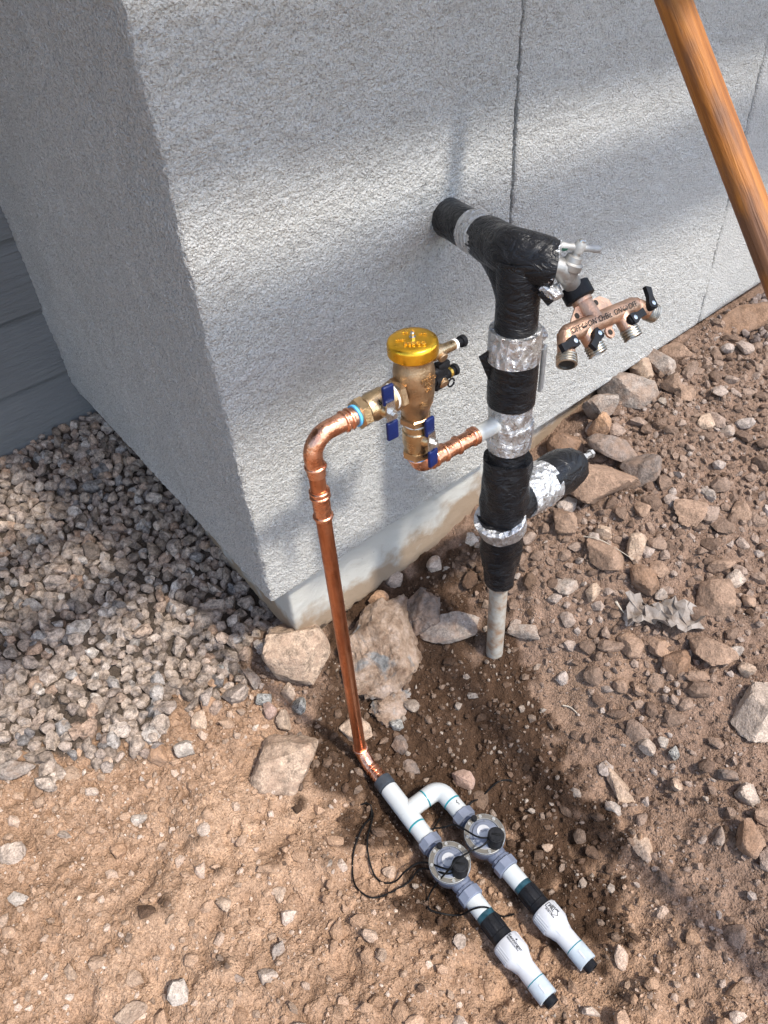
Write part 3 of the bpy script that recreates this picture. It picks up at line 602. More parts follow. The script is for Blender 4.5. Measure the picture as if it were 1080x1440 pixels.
# test cocks on the right side
def cock(a, b, dark):
    d = unit(b-a); L = np.linalg.norm(b-a); m = 'black_plastic' if dark else 'brass'
    c = part('test_cock', MB().lathe(a,d,[(0,.0072),(.012,.0072),(.012,.0092),(.020,.0100),(.032,.0100),(.034,.0078),(L*.72,.0072)],18), m, pvb, label='test cock in a black cover' if dark else 'bare brass test cock')
    s = unit(V(-.1,-.9,-.35)); part('slot_screw', MB().lathe(a+d*.026+s*.004,s,[(0,.0074),(.008,.0074),(.009,.0064)],18), 'bronze', c)
    part('cap_ring', MB().lathe(a+d*(L*.72),d,[(0,.0078),(.005,.0078)],18), 'teflon' if not dark else 'gold_light', c)
    part('dust_cap', MB().lathe(a+d*(L*.78),d,[(0,.0058),(L*.13,.0058),(L*.14,.0082),(L*.22,.0088),(L*.25,.007)],20), 'black_plastic', c)
    if dark:
        part('cover', MB().box(a+d*.024+V(0,.003,.002),(.03,.022,.036),np.stack([d,unit(np.cross(V(0,0,1),d)),V(0,0,1)],1),.006,3).box(a+d*.03+V(0,-.004,.02),(.022,.008,.012),None,.003), 'black_plastic', c)
        part('tether_loop', MB().tube([a+d*(L*.70)+V(.000,-.006,-.011)+V(.006*math.cos(q),-.002,.006*math.sin(q)) for q in np.linspace(0,6.0,16)],.0014,8), 'black_plastic', c)
cock(V(PX+.018,PY-.004,.7355),V(.2215,-.246,.7245),False)
cock(V(PX+.020,PY-.004,.692),V(.2065,-.246,.6855),True)
# ------------------------------------------------------------------ copper down pipe and copper feed
CX, CY = -.0425, -.243
cpp = thing('copper_down_pipe','tall copper pipe running down from the vacuum breaker to the white manifold','pipe',(CX,CY,-.09))
eb = e1+V(-.001,0,0)
part('elbow', MB().tube([eb+V(.001,0,0)]+fillet([eb+V(-.004,0,0),(CX-.003,CY+.001,ZR),(CX-.001,CY,.640)],.030,12),.0127,24), 'copper_fitting', cpp)
def pring(o, d, r=.0127, b=.0024, w=.006, mat='copper_fitting', par=None):
    part('press_bead', MB().lathe(o,d,[(0,r-.0006),(w*.15,r+b*.5),(w*.35,r+b*.9),(w*.55,r+b),(w*.75,r+b*.8),(w,r-.0006)],28,caps=False), mat, par or cpp)
dx = V(-1,.03,0)
for t in (.008,.017): pring(e1+dx*t,dx)
for z in (.652,): pring(V(CX-.001,CY,z),V(0,0,1))
part('pipe', MB().tube([(CX-.0015,CY,.66),(CX,CY,-.06)],.0111,26), 'copper', cpp)
part('coupling', MB().tube([(CX-.001,CY,.6165),(CX-.001,CY,.561)],.0124,26), 'copper_fitting', cpp)
for z in (.6085,.600,.5640): pring(V(CX-.001,CY,z),V(0,0,1),.0122,.0024,.0065)
part('foot_elbow', MB().tube(fillet([(CX,CY,-.048),(CX,CY,-.064),(-.0455,-.2730,-.0795),(-.0470,-.3140,-.0805)],.016,6),.0126,24,wob=wrink(40,.0005,400,3)), 'copper_fitting', cpp)
pring(V(CX,CY,-.056),V(0,0,1),.0125,.0026,.0065)
q0 = V(-.0455,-.2730,-.0795); qd = unit(V(-.0015,-.041,-.001))
for t in (.006,.016,.024): pring(q0+qd*t,qd,.0126,.0018,.005)
cpf = thing('copper_feed','short copper press fittings joining the lower blue handled valve to the riser','pipe',(PX,PY,.555))
part('elbow', MB().tube([e2]+fillet([e2+V(0,0,-.002),(PX,PY,ZL),(.245,-.2572,ZL)],.020,10),.0127,24,wob=wrink(41,.0003,300,3)), 'copper_fitting', cpf)
fdx = unit(V(.119,-.008,0))
for t in (.022,.030): pring(V(PX,PY,ZL)+fdx*t,fdx,.0127,.0022,.006,par=cpf)
for t in (.048,.074,.104,.110): pring(V(PX,PY,ZL)+fdx*t,fdx,.0127,.0026,.007,par=cpf)
pring(V(PX,PY,.572),V(0,0,1),.0127,.0022,.005,par=cpf)
# ------------------------------------------------------------------ white plastic manifold
ZP = -.080; A0 = V(-.0465,-.308,ZP); A1 = V(-.0930,-.762,ZP); ua = unit(A1-A0); B0 = V(.0220,-.394,ZP); B1 = V(-.0100,-.772,ZP); ub = unit(B1-B0)
def aY(y): return A0+ua*((y-A0[1])/ua[1])
def bY(y): return B0+ub*((y-B0[1])/ub[1])
man = thing('pvc_manifold','white plastic pipe tee and elbow splitting the supply to two valves','pipe fitting',tuple(aY(-.38)+V(0,0,-.018)))
part('adapter', MB().lathe(aY(-.308),ua,[(0,.0165),(.001,.0178),(.019,.0178),(.020,.0150),(.026,.0150)],30), 'adapter_grey', man)
TA = aY(-.3875)
part('tee', MB().lathe(aY(-.3305),ua,[(0,.0150),(.0008,.0168),(.004,.0172),(.082,.0172),(.0862,.0168),(.087,.0150)],32).lathe(TA,unit(B0-TA),[(0,.0165),(.040,.0170),(.0415,.0150)],32), 'pvc_white', man)
eD = unit(B0-TA); eE = TA+eD*.0415
part('glue_ring', MB().lathe(eE,eD,[(0,.0160),(.0001,.0168),(.0020,.0170),(.0021,.0160)],30), 'teal_glue', man)
part('elbow', MB().tube([eE+eD*.002]+fillet([eE+eD*.006,B0,bY(-.4285)],.021,10)+[bY(-.4290)],.0171,30), 'pvc_white', man)
part('glue_ring', MB().lathe(bY(-.4290),ub,[(0,.0160),(.0001,.0172),(.0024,.0172),(.0025,.0160)],30), 'teal_glue', man)
part('glue_ring', MB().lathe(aY(-.4178),ua,[(0,.0155),(.0001,.0170),(.0022,.0170),(.0023,.0155)],30), 'teal_glue', man)
part('pipe', MB().lathe(aY(-.4200),ua,[(0,.0160),(.0005,.0164),(.045,.0164)],30), 'pvc_white', man)
part('pipe', MB().lathe(bY(-.4315),ub,[(0,.0160),(.0005,.0164),(.040,.0164)],30), 'pvc_white', man)
for k,(y,a) in enumerate(((-.4415,.0),(-.446,.4))): text_part('pen_mark', 'L' if k==0 else '-', .008, 'print_black', man, bY(y)+V(.004,0,.0165), V(.75,-.65,0), V(.65,.75,0), .0001)
# ------------------------------------------------------------------ irrigation valves
def make_valve(label):
    t = thing('irrigation_valve', label, 'valve', (0,0,0), 'irrigation valves'); X = V(1,0,0); Zu = V(0,0,1)   # flow along local +x
    part('body', MB().lathe((0,0,-.026),Zu,[(0,.012),(.004,.022),(.014,.029),(.030,.0325),(.040,.0345),(.0445,.0358),(.050,.0358)],36).lathe((-.062,0,0),X,[(0,.0155),(.022,.0155),(.030,.0175),(.095,.0175),(.102,.0155),(.124,.0155)],28), 'valve_grey', t)
    for s in (-1,1):
        part('union_nut', MB().lathe((s*.046,0,0),X*s,[(0,.0195),(.0015,.0212),(.0165,.0212),(.018,.0192)],8,rot=.39), 'valve_light', t)
        part('union_rib', MB().lathe((s*.040,0,0),X*s,[(0,.0172),(.001,.0192),(.005,.0192),(.006,.0172)],8,rot=.1), 'valve_grey', t)
    part('retaining_ring', MB().lathe((0,0,.024),Zu,[(0,.0352),(.004,.0352),(.0055,.0345),(.0058,.0275),(.004,.0265)],44,caps=False), 'ring_taupe', t)
    part('ring_rim', MB().lathe((0,0,.0285),Zu,[(0,.0355),(.0008,.0358),(.0012,.0352),(.0005,.0348)],44,caps=False), 'rim_light', t)
    part('ring_rim', MB().lathe((0,0,.0285),Zu,[(0,.0278),(.0014,.0276),(.0016,.0270),(.0,.0266)],44,caps=False), 'rim_light', t)
    bn = part('bonnet', MB().lathe((0,0,.0255),Zu,[(0,.0272),(.0015,.0268),(.003,.0225),(.0035,.0222),(.006,.0205),(.0075,.0150),(.008,.0)],40), 'valve_light', t)
    for k in range(3):
        a = .2+k*2.2; part('bonnet_seam', MB().tube([V(.008*math.cos(a),.008*math.sin(a),.0337),V(.0245*math.cos(a),.0245*math.sin(a),.0292)],.0005,6), 'rim_light', bn)
    part('sticker', MB().lathe((-.003,0,.0335),Zu,[(0,.0115),(.0005,.0115)],32), 'sticker_white', t)
    for k,s in enumerate(('- - -','FLOW','- -')): text_part('sticker_print', s, .0042, 'valve_grey', t, V(-.003,.0035-.0042*k+.001,.0341), V(.6,.8,0), V(-.8,.6,0), .00005)
    for k in range(8):
        a = .32+k*math.pi/4; p = V(.0312*math.cos(a),.0312*math.sin(a),.0295)
        part('screw', MB().lathe(p,Zu,[(0,.0031),(.0014,.0029),(.0016,.0012),(.001,.0)],12), 'rim_light', t)
    so_ = part('solenoid', MB().lathe((.0215,.004,.0255),unit(V(.05,0,1)),[(0,.0120),(.004,.0130),(.005,.0141),(.034,.0141),(.0358,.0132),(.036,.0118),(.0375,.0115)],30), 'black_plastic', t)
    part('solenoid_slot', MB().box((.0234,.004,.0632),(.016,.0035,.002),np.array([[.7,-.7,0],[.7,.7,0],[0,0,1]]),.0006), 'black_matte', so_)
    part('bleed_knob', MB().lathe((-.0300,.002,.028),Zu,[(0,.0040),(.003,.0052),(.009,.0052),(.0105,.0040)],10), 'black_plastic', t)
    return t
def copy_tree(o, parent=None):
    c = o.copy(); COL.objects.link(c); c.parent = parent
    for ch in list(o.children): copy_tree(ch, c)
    return c
v1 = make_valve('front irrigation valve with a black solenoid, wires looping off to its left')
v2 = copy_tree(v1); v2['label'] = 'rear irrigation valve with a black solenoid, next to the white elbow'
v1.location = aY(-.5125); v1.rotation_euler = (0,0,math.atan2(ua[1],ua[0])); v2.location = bY(-.5190); v2.rotation_euler = (0,0,math.atan2(ub[1],ub[0]))
# ------------------------------------------------------------------ pressure regulators with couplings
def regulator(P, u, y0, label):
    t = thing('pressure_regulator', label, 'regulator', tuple(P(y0)+V(0,0,-.02)), 'pressure regulators'); o = P(y0)   # y0: start of white coupling
    part('coupling', MB().lathe(o,u,[(0,.0155),(.0005,.0163),(.030,.0163),(.0305,.0150)],30), 'pvc_white', t)
    part('glue_ring', MB().lathe(o+u*.0300,u,[(0,.0160),(.0005,.0165),(.009,.0165),(.0095,.015)],30), 'teal_dark', t)
    part('black_adapter', MB().lathe(o+u*.0385,u,[(0,.0158),(.001,.0172),(.028,.0172),(.029,.0182),(.040,.0182),(.041,.016)],30), 'black_plastic', t)
    x,y,_ = basis(u)
    for k in range(8):
        a = k*math.pi/4+.2; n = x*math.cos(a)+y*math.sin(a); part('adapter_rib', MB().box(o+u*.054+n*.0172,(.0022,.024,.004),np.stack([n,u,np.cross(n,u)],1),.0006), 'black_plastic', t)
    b = o+u*.079
    part('housing', MB().lathe(b,u,[(0,.0190),(.001,.0225),(.003,.0236),(.030,.0236),(.034,.0225),(.042,.0178),(.048,.0162),(.072,.0160),(.0725,.0150)],44,wob=lambda t_,a: (.0004*math.cos(44*a) if .003<t_<.031 and math.cos(a-2.4)<.55 else 0)), 'pvc_cap', t)
    for k in range(26):
        a = .75+k*.185
        if a > 5.3: break
        n = x*math.cos(a)+y*math.sin(a); part('grip_rib', MB().box(b+u*.017+n*.0237,(.0012,.026,.0020),np.stack([n,u,np.cross(n,u)],1),.0003,1), 'pvc_cap', t)
    for k in range(4):
        a = k*math.pi/2+.5; n = x*math.cos(a)+y*math.sin(a); part('web', MB().plate(b+u*.043+n*.0165,np.stack([u,n,np.cross(u,n)],1),[(-.010,-.002),(.012,-.002),(-.010,.0055)],.002), 'pvc_cap', t)
    part('glue_ring', MB().lathe(b+u*.0720,u,[(0,.0152),(.0002,.0164),(.0010,.0164),(.0012,.0152)],30), 'teal_glue', t)
    cl = part('end_collar', MB().lathe(b+u*.0731,u,[(0,.0155),(.0005,.0166),(.028,.0168),(.0285,.0140),(.027,.0122)],32), 'pvc_dirty', t)
    part('collar_mark', MB().box(b+u*.0885+V(-.003,0,.0166),(.003,.014,.0008),np.stack([unit(np.cross(u,V(0,0,1))),u,V(0,0,1)],1),.0002,1), 'pvc_cap', cl)
    part('end_plug', MB().lathe(b+u*.0990,u,[(0,.0112),(.012,.0112),(.0128,.0104),(.0128,.0088),(.009,.0085)],12), 'black_plastic', t)
    return t, b
g1_, b1 = regulator(aY, ua, -.5735, 'front white pressure regulator printed with a name, on a black adapter')
g2_, b2 = regulator(bY, ub, -.5830, 'rear white pressure regulator printed with a boxed arrow mark, on a black adapter')
def label_frame(b, u):
    n = unit(V(-.15,-.12,1.)); n = unit(n-(n@u)*u); side_ = np.cross(n,u); return n, side_
n1,s1_ = label_frame(b1,ua); up1 = -np.cross(ua,n1)
def wrap_text(s, size, mat, par, b, u, t, off, R=.0237):
    n = unit(V(.12,.0,1.)); n = unit(n-(n@u)*u); w = np.cross(n,u); a = off/R; nn = n*math.cos(a)+w*math.sin(a); up_ = np.cross(nn,u)
    text_part('lettering', s, size, mat, par, b+u*t+nn*(R+.0007), u, up_, .00006, bold=.015)
wrap_text('Senninger', .0078, 'print_black', g1_, b1, ua, .0175, .0035); wrap_text('IRRIGATION INC.', .0036, 'print_black', g1_, b1, ua, .0175, -.0016); wrap_text('♦', .004, 'print_black', g1_, b1, ua, .015, .0085)
wrap_text('PRL', .0080, 'print_black', g2_, b2, ub, .013, .003); wrap_text('20 PSI 1.4 BAR', .0032, 'print_black', g2_, b2, ub, .0165, -.0042); wrap_text('0.5-8 GPM', .0032, 'print_black', g2_, b2, ub, .017, .0098)
def arrow_mark():
    n = unit(V(.12,.0,1.)); n = unit(n-(n@ub)*ub); w = np.cross(n,ub); R = .0244; pts = [(.004,-.0018),(.0195,-.0018),(.0195,-.0044),(.0275,.003),(.0195,.0104),(.0195,.0078),(.004,.0078),(.004,-.0018)]
    m = MB()
    for (a,b_),(c,d) in zip(pts[:-1],pts[1:]):
        P = [b2+ub*(a+(c-a)*q)+(n*math.cos((b_+(d-b_)*q)/R)+w*math.sin((b_+(d-b_)*q)/R))*R for q in np.linspace(0,1,6)]; m.tube(P,.0004,5)
    part('printed_arrow', m, 'print_black', g2_)
arrow_mark()
# ------------------------------------------------------------------ wires
def wire(pts, label, r=.0016):
    m = MB().tube(spline(pts,10), r, 8); o = np.mean(np.array(pts),0); me = mesh_np('wire',[np.asarray(p)-o for p in m.v],m.f); w = link('wire',me,'black_matte'); w.location = o
    return tag(w,label,'wire','valve wires')
def G(x,y,h=.0065): return (x,y,float(gz(x,y))+h)
S1 = aY(-.5125)+ua*.0235+V(.004,0,.050); S2 = bY(-.5190)+ub*.0235+V(.004,0,.050)
wire([S1+V(-.011,.003,0),S1+V(-.020,.016,-.004),(-.098,-.476,-.068),(-.125,-.463,-.083),G(-.145,-.456),G(-.162,-.444),G(-.166,-.425),G(-.155,-.396),G(-.135,-.37),G(-.11,-.351),G(-.094,-.335,.008),G(-.09,-.316),G(-.1,-.308)],'thin black wire making the inner loop left of the front valve')
wire([S1+V(-.011,.002,-.006),S1+V(-.022,.012,-.014),(-.104,-.480,-.078),G(-.13,-.474,.008),G(-.17,-.467),G(-.198,-.456),G(-.206,-.427),G(-.194,-.399),G(-.167,-.37),G(-.129,-.348),G(-.1,-.338),G(-.088,-.322)],'thin black wire making the outer loop left of the front valve')
wire([S2+V(-.010,.004,.004),S2+V(-.030,.004,.006),(-.037,-.530,-.028),S1+V(-.004,.006,.022),S1+V(-.020,.004,.020),(-.100,-.520,-.060),G(-.118,-.514,.012),G(-.133,-.528),G(-.124,-.548),G(-.102,-.572,.006),(-.088,-.590,-.062),(-.070,-.603,-.064),G(-.048,-.618,.006),G(-.030,-.63)],'thin black wire crossing both valves and curling under the front coupling')
wire([S2+V(-.010,.006,.004),S2+V(-.024,.022,.004),(-.018,-.478,-.04),(-.034,-.462,-.052),(-.045,-.448,-.062),G(-.03,-.43,.012),G(-.006,-.425,.01)],'thin black wire running from the rear solenoid between the two valves')
wire([G(.048,-.446,.016),G(.06,-.445,.014),G(.08,-.445,.008),G(.1,-.447,.005),G(.123,-.451,.006),G(.14,-.460,.01),G(.146,-.466,.004)],'short black wire end sticking out beyond the white elbow')
# ------------------------------------------------------------------ wooden handle leaning on the wall
P1 = V(.4371,-.3485,1.0967); P2 = V(.3840,-.5469,.8962); pd = unit(P2-P1); foot = P1+pd*((P1[2]+.02)/-pd[2]); top = P1-pd*((-.052-P1[1])/-pd[1])
hl = np.linalg.norm(top-foot); axh = unit(top-foot)
wh = MB().lathe((0,0,0),(0,0,1),[(0,.0165),(.02,.0172),(hl*.5,.0178),(hl-.03,.0172),(hl-.008,.0160),(hl,.012)],30,wob=lambda t,a: .0012*math.cos(2*a))
ho = link('wooden_handle', mesh_np('wooden_handle',wh.v,wh.f), 'varnished_wood'); ho.location = foot; ho.rotation_euler = Vector(axh).to_track_quat('Z','Y').to_euler()
tag(ho,'varnished orange wooden tool handle leaning across the upper right','tool handle')
# ------------------------------------------------------------------ big lumps by the footing
def lump(name, c, r, seed, mat, label, planes=9, zrot=0.):
    rg = np.random.default_rng(seed); v,f = stone_shape(5,rg,planes,.62,.95,.0)
    for fr,am in ((4,.06),(9,.04),(20,.03),(44,.02)):
        for _ in range(3): w = rg.standard_normal((3,3))*fr*.5; ph = rg.uniform(0,6.3,3); v = v*(1+am*(np.sin(v@w[0]+ph[0])*np.sin(v@w[1]+ph[1]))[:,None])
    v = v*np.array(r); cz,sz_ = math.cos(zrot),math.sin(zrot); v[:,:2] = v[:,:2]@np.array([[cz,sz_],[-sz_,cz]])
    o = link(name, fast_mesh(name,v,f,True), mat); o.data.set_sharp_from_angle(angle=math.radians(40)); o.location = c; return tag(o,label,'rock')
lump('concrete_lump',(.150,-.108,-.036),(.100,.080,.082),24,'concrete_lump','big rough lump of broken concrete sticking out below the footing',8,.5)
lump('concrete_lump',(.085,-.195,-.095),(.05,.04,.035),9,'concrete_lump','smaller concrete chunk at the foot of the big lump, behind the copper pipe',8,.2)
lump('rock',(.272,-.095,-.025),(.06,.05,.05),13,'rock_d','dark damp rock face in the pit between the lump and the riser',9,.3)
# ------------------------------------------------------------------ paper scrap, stalk, twig
def scrap():
    rg = np.random.default_rng(8); n,m = 17,7; u,w = np.meshgrid(np.linspace(-1,1,n),np.linspace(-1,1,m)); x = u*.070+rg.normal(0,.0035,u.shape); y = w*(.018+.014*np.abs(np.sin(2.2*u+.6)))+.008*np.sin(3*u)+rg.normal(0,.003,u.shape)
    z = .012*np.abs(np.sin(4*u+1.5*w))+.010*np.abs(w)*(1+np.sin(5*u))+rg.normal(0,.0032,u.shape); z -= z.min()
    c = V(.563,-.482,0); dr = unit(V(.091,-.106,0)); sr = V(dr[1],-dr[0],0)
    P = c+dr*x[...,None]+sr*(y[...,None]); P[...,2] = gz(P[...,0],P[...,1])*.5+float(gz(c[0],c[1]))*.5+.004+z
    ii = np.arange(n*m).reshape(m,n); q = np.stack([ii[:-1,:-1],ii[:-1,1:],ii[1:,1:],ii[1:,:-1]],-1).reshape(-1,4); q = np.concatenate([q[:,[0,1,2]],q[:,[0,2,3]]]); o = c.copy(); o[2] = float(gz(c[0],c[1]))
    me = fast_mesh('paper_scrap',P.reshape(-1,3)-o,q,False); s = link('paper_scrap',me,'dusty_paper'); s.location = o; md = s.modifiers.new('thick','SOLIDIFY'); md.thickness = .0008
    tag(s,'crumpled dusty scrap of paper or plastic lying among the rocks on the right','litter')
scrap()
def stick(pts, r, name, label, cat, mat='dry_straw'):
    q = spline(pts,6); m = MB().tube(q,list(np.linspace(r,r*.5,len(q))),7); o = np.asarray(pts[0],float); s = link(name,mesh_np(name,[np.asarray(p)-o for p in m.v],m.f),mat); s.location = o; tag(s,label,cat)
stick([G(.578,-.262,.022),G(.585,-.295,.03),G(.593,-.33,.028),G(.603,-.372,.016)],.0012,'dry_stalk','thin dry pale stalk lying across the broad slab','stalk')
stick([G(.520,-.398,.03),G(.522,-.405,.022),G(.524,-.418,.012)],.0028,'bent_twig','short grey twig standing out of the crumpled scrap','twig')
stick([G(.326,-.437,.004),G(.332,-.452,.006),G(.331,-.475,.003)],.0016,'bark_curl','small curved sliver of bark on the smooth dust','twig')
